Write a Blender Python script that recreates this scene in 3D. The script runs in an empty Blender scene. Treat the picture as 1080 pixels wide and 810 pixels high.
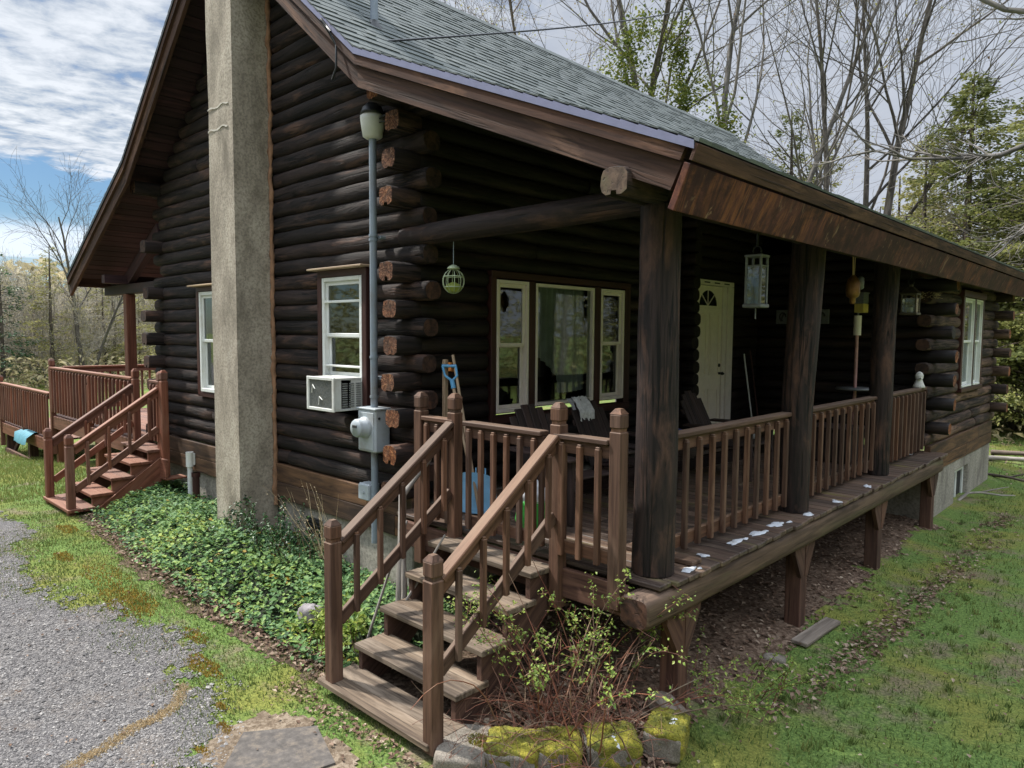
import bpy, math, random
from mathutils import Vector, Matrix, noise as mnoise
R = random.Random(7)
sc = bpy.context.scene
COL = sc.collection
ORG = {}
def V(*a): return Vector(a)
def sm(a, b, x):
    t = max(0.0, min(1.0, (x-a)/(b-a))); return t*t*(3-2*t)
def nz(x, y, z=0.0, s=1.0): return mnoise.noise(Vector((x*s, y*s, z*s)))

# ------------------------------------------------------------------ object helpers
def tag(o, label=None, cat=None, group=None, kind=None):
    if label: o['label'] = label
    if cat: o['category'] = cat
    if group: o['group'] = group
    if kind: o['kind'] = kind
    return o
def thing(name, label, cat, loc, group=None):
    o = bpy.data.objects.new(name, None); COL.objects.link(o)
    o.empty_display_size = .1; o.location = loc
    ORG[o] = Vector(loc)
    return tag(o, label, cat, group)

class MB:
    def __init__(s): s.v=[]; s.f=[]; s.m=[]; s.s=[]; s.g=[]; s.r=[]
    def add(s, vs, fs, m=0, smooth=False, gc=None, rnd=None):
        b=len(s.v); rnd = R.random() if rnd is None else rnd
        s.v.extend([tuple(p) for p in vs])
        s.g.extend([tuple(p) for p in (gc if gc else vs)]); s.r.extend([rnd]*len(vs))
        if isinstance(m, int): s.m.extend([m]*len(fs))
        else: s.m.extend(m)
        s.f.extend([tuple(i+b for i in q) for q in fs])
        s.s.extend([smooth]*len(fs))
    # chamfered box; axes ax (length), ay, az are unit vectors, h the half sizes
    def obox(s, c, ax, ay, az, h, m=0, ch=.004, endm=None, rnd=None):
        c=Vector(c); hx,hy,hz=h; ch=min(ch, hx*.45, hy*.45, hz*.45)
        vs=[]; gc=[]; idx={}
        off=Vector((R.uniform(0,60),R.uniform(0,60),R.uniform(0,60)))
        for sx in (-1,1):
            for sy in (-1,1):
                for sz in (-1,1):
                    for k in range(3):
                        l=[sx*(hx-ch),sy*(hy-ch),sz*(hz-ch)]; l[k]=(sx,sy,sz)[k]*h[k]
                        idx[(sx,sy,sz,k)]=len(vs)
                        vs.append(c+ax*l[0]+ay*l[1]+az*l[2]); gc.append(Vector(l)+off)
        fs=[]; mm=[]
        for k in range(3):
            a,b=[(1,2),(2,0),(0,1)][k]
            for sg in (-1,1):
                q=[]
                for (u,w) in ((-1,-1),(1,-1),(1,1),(-1,1)):
                    t=[0,0,0]; t[k]=sg; t[a]=u; t[b]=w; q.append(idx[(t[0],t[1],t[2],k)])
                fs.append(q if sg>0 else q[::-1]); mm.append(endm if (endm is not None and k==0) else m)
        for k in range(3):           # edges parallel to axis k
            a,b=[(1,2),(2,0),(0,1)][k]
            for u in (-1,1):
                for w in (-1,1):
                    t0=[0,0,0]; t1=[0,0,0]; t0[k]=-1; t1[k]=1
                    for t in (t0,t1): t[a]=u; t[b]=w
                    q=[idx[(*t0,a)],idx[(*t1,a)],idx[(*t1,b)],idx[(*t0,b)]]
                    fs.append(q if u*w<0 else q[::-1]); mm.append(m)
        for sx in (-1,1):
            for sy in (-1,1):
                for sz in (-1,1):
                    q=[idx[(sx,sy,sz,0)],idx[(sx,sy,sz,1)],idx[(sx,sy,sz,2)]]
                    fs.append(q if sx*sy*sz>0 else q[::-1]); mm.append(m)
        s.add(vs, fs, mm, False, gc, rnd)
    def box(s, lo, hi, m=0, ch=.004, ax='x', endm=None, rnd=None):
        c=[(a+b)/2 for a,b in zip(lo,hi)]; h=[abs(b-a)/2 for a,b in zip(lo,hi)]
        X,Y,Z=V(1,0,0),V(0,1,0),V(0,0,1)
        if ax=='x': s.obox(c,X,Y,Z,h,m,ch,endm,rnd)
        elif ax=='y': s.obox(c,Y,Z,X,(h[1],h[2],h[0]),m,ch,endm,rnd)
        else: s.obox(c,Z,X,Y,(h[2],h[0],h[1]),m,ch,endm,rnd)
    def bar(s, p0, p1, w, h, up=(0,0,1), m=0, ch=.004, endm=None, rnd=None):
        p0=Vector(p0); p1=Vector(p1); d=p1-p0; L=d.length; ax=d/L
        az=Vector(up); az=(az-ax*az.dot(ax)).normalized(); ay=az.cross(ax)
        s.obox((p0+p1)/2, ax, ay, az, (L/2,w/2,h/2), m, ch, endm, rnd)
    def tube(s, pts, rad, n=8, m=0, cap=True, endm=None, sq=1.0, smooth=True, up=None, rnd=None, jit=0.0, pw=1.0):
        pts=[Vector(p) for p in pts]
        if not isinstance(rad,(list,tuple)): rad=[rad]*len(pts)
        off=Vector((R.uniform(0,60),R.uniform(0,60),R.uniform(0,60)))
        d=(pts[1]-pts[0]).normalized()
        u=Vector(up) if up else (V(0,0,1) if abs(d.z)<.9 else V(1,0,0))
        u=(u-d*u.dot(d)).normalized()
        vs=[];gc=[];fs=[];L=0
        for i,p in enumerate(pts):
            if i>0: L+=(pts[i]-pts[i-1]).length
            if 0<i<len(pts)-1: d=(pts[i+1]-pts[i-1])
            elif i==len(pts)-1: d=pts[i]-pts[i-1]
            d=d.normalized() if d.length>1e-9 else V(0,0,1)
            u=(u-d*u.dot(d))
            u=u.normalized() if u.length>1e-6 else d.orthogonal().normalized()
            w=d.cross(u)
            for k in range(n):
                a=2*math.pi*k/n; rr=rad[i]*(1+(jit*R.uniform(-1,1) if jit else 0))
                ca,sa=math.cos(a),math.sin(a)
                if pw!=1.0: ca,sa=math.copysign(abs(ca)**pw,ca),math.copysign(abs(sa)**pw,sa)
                ca,sa=ca*rr*sq, sa*rr
                vs.append(p+u*ca+w*sa); gc.append(Vector((L,ca,sa))+off)
        for i in range(len(pts)-1):
            for k in range(n):
                fs.append((i*n+k,i*n+(k+1)%n,(i+1)*n+(k+1)%n,(i+1)*n+k))
        s.add(vs,fs,m,smooth,gc,rnd)
        if cap:
            e=endm if endm is not None else m
            for i,rev in ((0,True),(len(pts)-1,False)):
                q=list(range(n)); q=q[::-1] if rev else q
                s.add([vs[i*n+k] for k in range(n)],[q],e,False,[gc[i*n+k] for k in range(n)],rnd)
    def lathe(s, c, prof, n=16, m=0, smooth=True, rnd=None):
        c=Vector(c); vs=[];fs=[]
        for (r,z) in prof:
            for k in range(n):
                a=2*math.pi*k/n; vs.append(c+V(r*math.cos(a),r*math.sin(a),z))
        P=len(prof)
        for i in range(P-1):
            for k in range(n): fs.append((i*n+k,i*n+(k+1)%n,(i+1)*n+(k+1)%n,(i+1)*n+k))
        fs.append(tuple(range(n))[::-1]); fs.append(tuple((P-1)*n+k for k in range(n)))
        s.add(vs,fs,m,smooth,None,rnd)
    # polygon (list of 3d points) extruded by vector e
    def prism(s, poly, e, m=0, gax=None, rnd=None, endm=None):
        e=Vector(e); n=len(poly); a=[Vector(p) for p in poly]; b=[p+e for p in a]
        nn=V(0,0,0)
        for i in range(n): nn+=a[i].cross(a[(i+1)%n])
        fl = nn.dot(e)>0
        off=Vector((R.uniform(0,60),R.uniform(0,60),R.uniform(0,60)))
        vs=[]; fs=[]; mm=[]
        def put(pts,mt):
            i0=len(vs); vs.extend(pts); q=list(range(i0,i0+len(pts))); fs.append(q[::-1] if fl else q); mm.append(mt)
        put(a,endm if endm is not None else m); put(b[::-1],endm if endm is not None else m)
        for i in range(n):
            j=(i+1)%n; put([a[i],b[i],b[j],a[j]][::-1] if True else None,m)
        gx=Vector(gax).normalized() if gax else V(1,0,0)
        gy=gx.orthogonal().normalized(); gz=gx.cross(gy)
        gc=[Vector((p.dot(gx),p.dot(gy),p.dot(gz)))+off for p in vs]
        s.add(vs,fs,mm,False,gc,rnd)
    def build(s, name, mats, parent=None, label=None, kind=None):
        me=bpy.data.meshes.new(name)
        o=None
        org=Vector((0,0,0))
        if parent is not None: org=ORG[parent]
        vs=[(p[0]-org.x,p[1]-org.y,p[2]-org.z) for p in s.v] if org.length>0 else s.v
        me.from_pydata(vs,[],s.f)
        if not isinstance(mats,(list,tuple)): mats=[mats]
        for m in mats: me.materials.append(m)
        me.polygons.foreach_set('material_index', s.m)
        me.polygons.foreach_set('use_smooth', s.s)
        a=me.attributes.new('gc','FLOAT_VECTOR','POINT'); a.data.foreach_set('vector',[c for p in s.g for c in p])
        a=me.attributes.new('rnd','FLOAT','POINT'); a.data.foreach_set('value', s.r)
        me.update()
        o=bpy.data.objects.new(name, me); COL.objects.link(o)
        if parent is not None: o.parent=parent
        ORG[o]=org
        if label: o['label']=label
        if kind: o['kind']=kind
        return o
def copy_tree(o, parent=None):
    c=o.copy(); COL.objects.link(c); c.parent=parent; ORG[c]=ORG[o]
    for ch in list(o.children): copy_tree(ch, c)
    return c

# ------------------------------------------------------------------ materials
class NT:
    def __init__(s, name):
        s.mat=bpy.data.materials.new(name); s.mat.use_nodes=True; s.t=s.mat.node_tree
        s.t.nodes.clear(); s.out=s.n('ShaderNodeOutputMaterial'); s.p=s.n('ShaderNodeBsdfPrincipled')
        s.l(s.p.outputs[0], s.out.inputs[0])
    def n(s, ty, **k):
        x=s.t.nodes.new(ty)
        for a,b in k.items(): setattr(x,a,b)
        return x
    def l(s,a,b): s.t.links.new(a,b)
    def attr(s,name): return s.n('ShaderNodeAttribute', attribute_name=name)
    def pos(s): return s.n('ShaderNodeNewGeometry').outputs['Position']
    def mapp(s, v, scale, loc=(0,0,0), rot=(0,0,0)):
        m=s.n('ShaderNodeMapping'); m.inputs['Scale'].default_value=scale; m.inputs['Location'].default_value=loc
        m.inputs['Rotation'].default_value=rot; s.l(v,m.inputs[0]); return m.outputs[0]
    def noise(s, v, scale=5, detail=4, rough=.55, dist=0):
        x=s.n('ShaderNodeTexNoise'); s.l(v,x.inputs['Vector'])
        x.inputs['Scale'].default_value=scale; x.inputs['Detail'].default_value=detail
        x.inputs['Roughness'].default_value=rough; x.inputs['Distortion'].default_value=dist; return x.outputs[0]
    def vor(s, v, scale=5, feat='F1', out='Distance'):
        x=s.n('ShaderNodeTexVoronoi', feature=feat); s.l(v,x.inputs['Vector']); x.inputs['Scale'].default_value=scale; return x.outputs[out]
    def ramp(s, f, stops):
        x=s.n('ShaderNodeValToRGB'); e=x.color_ramp.elements
        while len(e)<len(stops): e.new(.5)
        for i,(p,c) in enumerate(stops):
            e[i].position=p; e[i].color=(c if not isinstance(c,(int,float)) else (c,c,c))[:3]+(1,) if not isinstance(c,(int,float)) else (c,c,c,1)
        s.l(f,x.inputs[0]); return x.outputs[0]
    def mix(s, f, a, b, mode='MIX'):
        x=s.n('ShaderNodeMix', data_type='RGBA', blend_type=mode)
        for sock,val in ((x.inputs[0],f),(x.inputs[6],a),(x.inputs[7],b)):
            if isinstance(val,(int,float)): sock.default_value=val
            elif isinstance(val,tuple): sock.default_value=val[:3]+(1,)
            else: s.l(val,sock)
        return x.outputs[2]
    def math(s, op, a, b=0.0, c=0.0, clamp=False):
        x=s.n('ShaderNodeMath', operation=op, use_clamp=clamp)
        for sock,val in zip(x.inputs,(a,b,c)):
            if isinstance(val,(int,float)): sock.default_value=val
            else: s.l(val,sock)
        return x.outputs[0]
    def mr(s, v, a,b,c,d):
        x=s.n('ShaderNodeMapRange'); s.l(v,x.inputs[0])
        for i,k in enumerate((a,b,c,d)): x.inputs[i+1].default_value=k
        return x.outputs[0]
    def bump(s, h, strength=.4, dist=.01):
        b=s.n('ShaderNodeBump'); b.inputs['Strength'].default_value=strength; b.inputs['Distance'].default_value=dist
        s.l(h,b.inputs['Height']); s.l(b.outputs[0],s.p.inputs['Normal'])
    def col(s,c):
        if isinstance(c,tuple): s.p.inputs['Base Color'].default_value=c[:3]+(1,)
        else: s.l(c,s.p.inputs['Base Color'])
    def rough(s,v):
        if isinstance(v,(int,float)): s.p.inputs['Roughness'].default_value=v
        else: s.l(v,s.p.inputs['Roughness'])

def wood(name, c1, c2, c3=None, bdist=.006, checks=0.0, patch=(.52,.66), gs=(1.2,26,26), rough=.75, bump=.35, ra=.3, top=None, topamt=.7, crack=.5, pscale=(.9,5,5)):
    t=NT(name); g=t.attr('gc').outputs['Vector']; r=t.attr('rnd').outputs['Fac']
    n1=t.noise(t.mapp(g,gs),1.0,6,.65,.6)
    c=t.ramp(n1,[(.38,c1),(.62,c2)])
    n2=t.noise(t.mapp(g,pscale),1.0,5,.65,.4)
    if c3: c=t.mix(t.ramp(n2,[(patch[0],0.0),(patch[1],1.0)]),c,c3)
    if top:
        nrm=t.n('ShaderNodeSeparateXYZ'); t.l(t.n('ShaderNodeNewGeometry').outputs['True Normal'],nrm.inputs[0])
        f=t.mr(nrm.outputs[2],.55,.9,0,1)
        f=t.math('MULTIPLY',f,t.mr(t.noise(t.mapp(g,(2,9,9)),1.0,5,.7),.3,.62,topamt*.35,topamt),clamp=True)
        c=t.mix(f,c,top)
    # fine dark cracks along the grain
    n3=t.noise(t.mapp(g,(gs[0]*.9,gs[1]*2.2,gs[2]*2.2)),1.0,3,.5,.3)
    ck=t.ramp(n3,[(.30,1.0),(.38,0.0)])
    c=t.mix(t.math('MULTIPLY',ck,crack),c,tuple(x*.25 for x in c1))
    if checks:
        n4=t.noise(t.mapp(g,(.55,17,17)),1.0,4,.55,.5); k4=t.ramp(n4,[(.455,0.0),(.485,1.0),(.50,1.0),(.53,0.0)])
        k4=t.math('MULTIPLY',k4,t.ramp(t.noise(t.mapp(g,(.9,3,3)),1.0,3,.5),[(.48,0.0),(.56,1.0)])); ck=t.math('MAXIMUM',ck,k4)
        c=t.mix(t.math('MULTIPLY',k4,checks),c,tuple(x*.12 for x in c1))
    hs=t.n('ShaderNodeHueSaturation'); t.l(c,hs.inputs['Color'])
    t.l(t.mr(r,0,1,1-ra,1+ra),hs.inputs['Value']); t.l(t.mr(r,0,1,.9,1.1),hs.inputs['Saturation'])
    t.col(hs.outputs[0]); t.rough(rough)
    t.p.inputs['Specular IOR Level'].default_value=.3
    h=t.math('SUBTRACT',t.math('ADD',n1,t.math('MULTIPLY',n2,.6)),t.math('MULTIPLY',ck,.6))
    t.bump(h,bump,bdist)
    return t.mat
def plain(name, c, rough=.6, metal=0, var=.12, scale=9, bump=0.0, dirt=None, spec=.5):
    t=NT(name); n=t.noise(t.pos(),scale,5,.6)
    cc=t.mix(t.ramp(n,[(.3,0.0),(.7,1.0)]),tuple(x*(1-var) for x in c),tuple(min(1,x*(1+var)) for x in c))
    if dirt: cc=t.mix(t.ramp(t.noise(t.pos(),scale*.5,6,.7),[(.5,0.0),(.72,.8)]),cc,dirt)
    t.col(cc); t.rough(rough); t.p.inputs['Metallic'].default_value=metal; t.p.inputs['Specular IOR Level'].default_value=spec
    if bump: t.bump(t.noise(t.pos(),scale*8,4),bump,.004)
    return t.mat
def leafm(name, stops, rough=.5, trans=.25, spec=.4):
    t=NT(name); r=t.attr('rnd').outputs['Fac']
    c=t.ramp(r,stops); t.col(c); t.rough(rough); t.p.inputs['Specular IOR Level'].default_value=spec
    if trans:
        tr=t.n('ShaderNodeBsdfTranslucent'); t.l(c,tr.inputs[0]); mx=t.n('ShaderNodeMixShader'); mx.inputs[0].default_value=trans
        t.l(t.p.outputs[0],mx.inputs[1]); t.l(tr.outputs[0],mx.inputs[2]); t.l(mx.outputs[0],t.out.inputs[0])
    return t.mat

M={}
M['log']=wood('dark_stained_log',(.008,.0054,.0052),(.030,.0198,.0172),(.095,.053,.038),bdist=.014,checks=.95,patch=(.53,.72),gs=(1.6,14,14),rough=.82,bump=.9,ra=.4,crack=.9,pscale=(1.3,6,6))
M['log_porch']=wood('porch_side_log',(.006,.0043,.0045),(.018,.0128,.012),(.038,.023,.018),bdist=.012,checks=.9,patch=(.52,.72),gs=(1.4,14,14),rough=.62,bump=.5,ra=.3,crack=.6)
M['log_worn']=wood('sun_worn_log',(.020,.013,.011),(.068,.043,.032),(.15,.095,.067),bdist=.014,checks=.9,patch=(.48,.66),gs=(1.4,14,14),rough=.85,bump=.9,ra=.35,crack=.8)
def end_mat():
    t=NT('log_end_grain'); g=t.attr('gc').outputs['Vector']; r=t.attr('rnd').outputs['Fac']
    sp=t.n('ShaderNodeSeparateXYZ'); t.l(g,sp.inputs[0]); u,v=sp.outputs[1],sp.outputs[2]
    rad=t.math('SQRT',t.math('ADD',t.math('MULTIPLY',u,u),t.math('MULTIPLY',v,v))); ang=t.math('ARCTAN2',u,v)
    cb=t.n('ShaderNodeCombineXYZ'); t.l(t.math('MULTIPLY',ang,1.6),cb.inputs[0]); t.l(t.math('MULTIPLY',rad,5.0),cb.inputs[1]); t.l(sp.outputs[0],cb.inputs[2])
    cr=t.ramp(t.noise(cb.outputs[0],2.2,3,.6),[(.44,0.0),(.48,1.0),(.52,1.0),(.56,0.0)])
    n=t.noise(g,30,5,.65); ring=t.math('SINE',t.math('ADD',t.math('MULTIPLY',rad,420.0),t.math('MULTIPLY',n,5.0)))
    c=t.ramp(n,[(.36,(.13,.050,.026)),(.5,(.28,.115,.058)),(.64,(.42,.21,.11))]); c=t.mix(t.mr(ring,-1,1,0,.35),c,(.09,.04,.025))
    c=t.mix(t.ramp(t.noise(g,9,4,.6),[(.48,0.0),(.66,.65)]),c,(.12,.088,.072)); c=t.mix(t.math('MULTIPLY',cr,.75),c,(.035,.018,.013))
    hs=t.n('ShaderNodeHueSaturation'); t.l(c,hs.inputs['Color']); t.l(t.mr(r,0,1,.5,1.15),hs.inputs['Value']); t.l(t.mr(r,0,1,.85,1.1),hs.inputs['Saturation'])
    t.col(hs.outputs[0]); t.rough(.9); t.p.inputs['Specular IOR Level'].default_value=.15; t.bump(t.math('SUBTRACT',n,cr),.7,.008); return t.mat
M['log_end']=end_mat()
M['log_end_dark']=wood('dark_log_end_grain',(.02,.012,.01),(.07,.035,.024),gs=(14,14,14),rough=.8,bump=.5,ra=.4)
M['rim']=wood('weathered_rim_board',(.048,.027,.017),(.135,.076,.042),(.024,.015,.012),patch=(.5,.7),gs=(1.1,14,14),rough=.75,bump=.4,ra=.25,crack=.6)
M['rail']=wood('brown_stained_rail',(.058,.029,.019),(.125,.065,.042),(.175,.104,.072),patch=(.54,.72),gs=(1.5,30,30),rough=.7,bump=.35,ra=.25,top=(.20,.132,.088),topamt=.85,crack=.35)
M['tread']=wood('worn_tread_board',(.070,.050,.036),(.185,.138,.098),(.28,.22,.165),patch=(.5,.7),gs=(1.1,24,24),rough=.78,bump=.5,ra=.15,crack=.75)
M['deck']=wood('damp_deck_board',(.050,.033,.026),(.13,.09,.066),(.125,.115,.035),patch=(.57,.74),gs=(1.1,20,20),rough=.55,bump=.4,ra=.3,crack=.7)
M['beam']=wood('deck_beam_wood',(.050,.030,.021),(.135,.086,.058),(.105,.088,.045),patch=(.5,.7),gs=(1.1,16,16),rough=.7,bump=.45,ra=.15,crack=.7)
M['post']=wood('dark_porch_log',(.008,.0055,.0053),(.029,.0185,.0165),(.075,.041,.030),bdist=.012,checks=.95,patch=(.50,.68),gs=(1.2,15,15),rough=.75,bump=.9,ra=.15,crack=.95,pscale=(2.2,7,7))
M['redrail']=wood('reddish_deck_stain',(.100,.038,.024),(.18,.075,.050),(.20,.105,.075),patch=(.55,.75),gs=(1.5,26,26),rough=.6,bump=.25,ra=.2,top=(.27,.15,.105),topamt=.7,crack=.35)
M['support']=wood('deck_support_wood',(.045,.022,.017),(.115,.062,.044),gs=(1.1,20,20),rough=.75,bump=.35,ra=.2,crack=.6)
M['rake']=wood('rake_board_stain',(.034,.0165,.012),(.085,.042,.028),(.18,.094,.058),checks=.6,patch=(.52,.70),gs=(1.0,16,16),rough=.85,bump=.6,ra=.12,crack=.5)
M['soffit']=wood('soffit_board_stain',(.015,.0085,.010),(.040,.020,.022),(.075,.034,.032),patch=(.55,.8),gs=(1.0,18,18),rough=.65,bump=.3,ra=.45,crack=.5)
M['trimred']=wood('window_casing_stain',(.030,.011,.010),(.062,.024,.020),gs=(1.2,26,26),rough=.5,bump=.2,ra=.1)
M['chairwood']=wood('dark_chair_wood',(.020,.013,.012),(.05,.032,.028),gs=(1.5,26,26),rough=.6,bump=.25,ra=.3)
M['palewood']=wood('pale_handle_wood',(.30,.20,.12),(.45,.33,.21),gs=(1.5,30,30),rough=.6,bump=.15,ra=.1)
M['driftwood']=wood('grey_branch_bark',(.16,.145,.13),(.34,.31,.28),gs=(2,20,20),rough=.85,bump=.4,ra=.2)
M['greyboard']=wood('grey_weathered_board',(.13,.105,.085),(.27,.225,.185),gs=(1.1,20,20),rough=.8,bump=.4,ra=.15)
# fascia: brown painted board with rusty golden run marks across it
def fascia_mat():
    t=NT('stained_fascia_board'); g=t.attr('gc').outputs['Vector']
    n1=t.noise(t.mapp(g,(4.0,2.5,2.5)),1.0,7,.72,1.5); n2=t.noise(t.mapp(g,(.6,2.2,2.2)),1.0,4,.6,.5); n3=t.noise(t.mapp(g,(8,1.6,1.6)),1.0,7,.75,1.6)
    c=t.ramp(n1,[(.36,(.024,.0085,.0105)),(.5,(.056,.020,.019)),(.64,(.10,.036,.030))])
    f=t.math('MULTIPLY',t.ramp(n3,[(.48,0.0),(.62,.95)]),t.ramp(n2,[(.42,.08),(.58,1.0)]))
    c=t.mix(t.math('MULTIPLY',f,.6),c,(.27,.10,.042)); c=t.mix(t.ramp(t.noise(t.mapp(g,(1.6,3,3)),1.0,6,.7,.8),[(.42,.75),(.56,0.0)]),c,(.018,.0065,.008)); c=t.mix(t.ramp(t.noise(t.mapp(g,(12,5,5)),1.0,4,.6,.8),[(.62,0.0),(.70,.6)]),c,(.28,.18,.115))
    t.col(c); t.rough(.7); t.p.inputs['Specular IOR Level'].default_value=.2; t.bump(n1,.4,.006); return t.mat
M['fascia']=fascia_mat()
def masonry(name,c1,c2,c3,scale=1.0,b=.5):
    t=NT(name); p=t.pos()
    n=t.noise(t.mapp(p,(1,1,.55)),2.2*scale,8,.7,.3); n2=t.noise(p,38*scale,5,.65); n3=t.noise(t.mapp(p,(1.6,1.6,.35)),1.3*scale,5,.6,.5)
    c=t.ramp(n,[(.36,c1),(.52,c2),(.66,c3)])
    c=t.mix(t.ramp(n2,[(.40,.5),(.55,0.0)]),c,tuple(x*.55 for x in c1)); c=t.mix(t.ramp(n3,[(.58,0.0),(.75,.45)]),c,tuple(x*.6 for x in c1))
    t.col(c); t.rough(.92); t.p.inputs['Specular IOR Level'].default_value=.2
    t.bump(t.math('ADD',n2,t.math('MULTIPLY',t.noise(p,130*scale,3),.6)),b,.008); return t.mat
M['chimney']=masonry('chimney_stucco',(.22,.19,.15),(.39,.34,.275),(.50,.445,.365))
M['concrete']=masonry('foundation_concrete',(.20,.18,.155),(.34,.315,.27),(.42,.39,.34),.8,.4)
M['foam']=plain('orange_foam_sealant',(.27,.145,.08),.9,var=.5,scale=9,bump=.6,dirt=(.12,.08,.055))
M['mortar']=plain('white_mortar_patch',(.47,.44,.385),.9,var=.15)
def shingle_mat():
    t=NT('grey_green_shingle'); r=t.attr('rnd').outputs['Fac']; p=t.pos()
    c=t.ramp(r,[(0.0,(.086,.097,.099)),(.35,(.102,.115,.116)),(.7,(.118,.132,.132)),(1.0,(.145,.160,.158))])
    n=t.noise(p,160,3,.6); c=t.mix(t.ramp(n,[(.38,.5),(.6,0.0)]),c,(.07,.085,.085)); c=t.mix(t.ramp(n,[(.6,0.0),(.75,.35)]),c,(.36,.40,.38))
    c=t.mix(t.ramp(t.noise(p,.7,4,.6),[(.4,0.0),(.75,.35)]),c,(.10,.115,.112))
    t.col(c); t.rough(.9); t.p.inputs['Specular IOR Level'].default_value=.25; t.bump(n,.5,.004); return t.mat
M['shingle']=shingle_mat()
M['drip']=plain('lilac_drip_edge',(.20,.205,.31),.35,.25,var=.1)
M['darkmetal']=plain('dark_metal',(.03,.032,.035),.45,.6)
M['greymetal']=plain('grey_painted_pole',(.21,.25,.30),.45,.15,var=.15,dirt=(.15,.13,.11))
M['boxgrey']=plain('light_grey_meter_box',(.36,.40,.43),.5,.1,var=.1,dirt=(.22,.2,.17))
M['white']=plain('white_vinyl',(.66,.68,.66),.45,var=.06,dirt=(.5,.48,.4))
M['cream']=plain('cream_porch_vinyl',(.80,.73,.66),.5,var=.08)
M['doorpaint']=plain('pale_yellow_door_paint',(.85,.77,.64),.45,var=.06)
M['black']=plain('black_plastic',(.02,.02,.022),.5)
M['acwhite']=plain('off_white_plastic',(.56,.57,.54),.5,var=.08,dirt=(.36,.33,.27))
M['acgrey']=plain('ac_coil_fins',(.27,.28,.27),.55,.4,var=.4,scale=60,dirt=(.3,.28,.22))
M['brass']=plain('aged_brass',(.20,.10,.035),.4,.6,var=.3)
M['snow']=plain('melting_snow',(.56,.59,.64),.6,var=.12,bump=.9,scale=30,dirt=(.30,.28,.25))
M['blueplastic']=plain('blue_shovel_plastic',(.10,.33,.58),.4,var=.12)
M['orange']=plain('orange_handle_plastic',(.50,.17,.03),.5)
M['yellow']=plain('pale_yellow_plastic',(.55,.42,.10),.5,var=.2)
M['cushion']=plain('white_printed_cloth',(.62,.62,.64),.85,var=.25,scale=30)
M['green']=plain('bright_green_sack',(.04,.33,.05),.45,var=.3)
M['teal']=plain('teal_canvas',(.06,.21,.27),.75,var=.2)
M['lanternmetal']=plain('weathered_white_metal',(.15,.16,.165),.55,.3,var=.25,scale=30,dirt=(.12,.1,.09))
M['bronze']=plain('bronze_lantern_metal',(.10,.085,.06),.5,.5,var=.2)
M['greenwire']=plain('pale_green_wire',(.36,.42,.28),.5,.2,var=.3)
M['candle']=plain('ivory_candle_wax',(.62,.58,.46),.5)
M['figurine']=plain('grey_white_plaster',(.50,.50,.47),.7,var=.15,scale=30)
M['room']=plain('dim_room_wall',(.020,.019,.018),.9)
M['curtain']=plain('sheer_curtain',(.34,.36,.36),.9,var=.2,scale=6)
M['stone']=masonry('edging_stone',(.12,.105,.085),(.25,.22,.185),(.33,.30,.26),3.0,.7)
M['pinkpaint']=plain('faded_pink_plastic',(.45,.25,.23),.6,var=.2)
def moss_mat():
    t=NT('yellow_green_moss'); p=t.pos(); n=t.noise(p,9,6,.7); n2=t.noise(p,90,4,.7)
    c=t.ramp(n,[(.36,(.085,.095,.014)),(.5,(.24,.225,.022)),(.64,(.40,.34,.04))]); c=t.mix(t.ramp(n2,[(.35,.6),(.6,0.0)]),c,(.05,.05,.012))
    t.col(c); t.rough(.95); t.bump(n2,.9,.012); return t.mat
M['moss']=moss_mat()
def glass_mat(name, refl=.10, tint=(.75,.8,.8)):
    t=NT(name); t.t.nodes.remove(t.p)
    tr=t.n('ShaderNodeBsdfTransparent'); tr.inputs[0].default_value=tint+(1,)
    gl=t.n('ShaderNodeBsdfGlossy'); gl.inputs['Roughness'].default_value=.03; gl.inputs[0].default_value=(.9,.95,.95,1)
    b=t.n('ShaderNodeBump'); b.inputs['Strength'].default_value=.02; b.inputs['Distance'].default_value=.05
    t.l(t.noise(t.pos(),2.2,2),b.inputs['Height']); t.l(b.outputs[0],gl.inputs['Normal'])
    fr=t.n('ShaderNodeFresnel'); fr.inputs[0].default_value=1.55
    f=t.math('ADD',t.math('MULTIPLY',fr.outputs[0],1.15),refl,clamp=True)
    mx=t.n('ShaderNodeMixShader'); t.l(f,mx.inputs[0]); t.l(tr.outputs[0],mx.inputs[1]); t.l(gl.outputs[0],mx.inputs[2]); t.l(mx.outputs[0],t.out.inputs[0])
    return t.mat
M['glass']=glass_mat('window_glass',.05)
M['glass2']=glass_mat('lantern_glass',.02,(.6,.66,.66))
M['bark']=wood('grey_brown_bark',(.055,.047,.041),(.14,.122,.108),(.14,.138,.075),patch=(.55,.75),gs=(3,10,10),rough=.9,bump=.5,ra=.25,crack=.3)
M['barkpale']=wood('pale_grey_bark',(.085,.077,.07),(.20,.182,.165),(.15,.145,.09),patch=(.56,.75),gs=(3,10,10),rough=.9,bump=.4,ra=.25,crack=.3)
M['barkscrub']=wood('pale_scrub_bark',(.22,.20,.175),(.42,.385,.34),(.28,.26,.18),patch=(.52,.66),gs=(3,10,10),rough=.95,bump=.2,ra=.3,crack=.1)
M['barkdark']=wood('dark_brown_bark',(.06,.048,.04),(.14,.11,.09),gs=(3,10,10),rough=.9,bump=.4,ra=.25,crack=.3)
M['needle']=leafm('hemlock_needles',[(0,(.06,.075,.028)),(.4,(.155,.175,.052)),(.75,(.27,.275,.085)),(1,(.40,.37,.14))],.6,.42)
M['needle_y']=leafm('yellow_green_needles',[(0,(.12,.125,.045)),(.5,(.29,.28,.095)),(1,(.46,.40,.17))],.6,.42)
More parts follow.
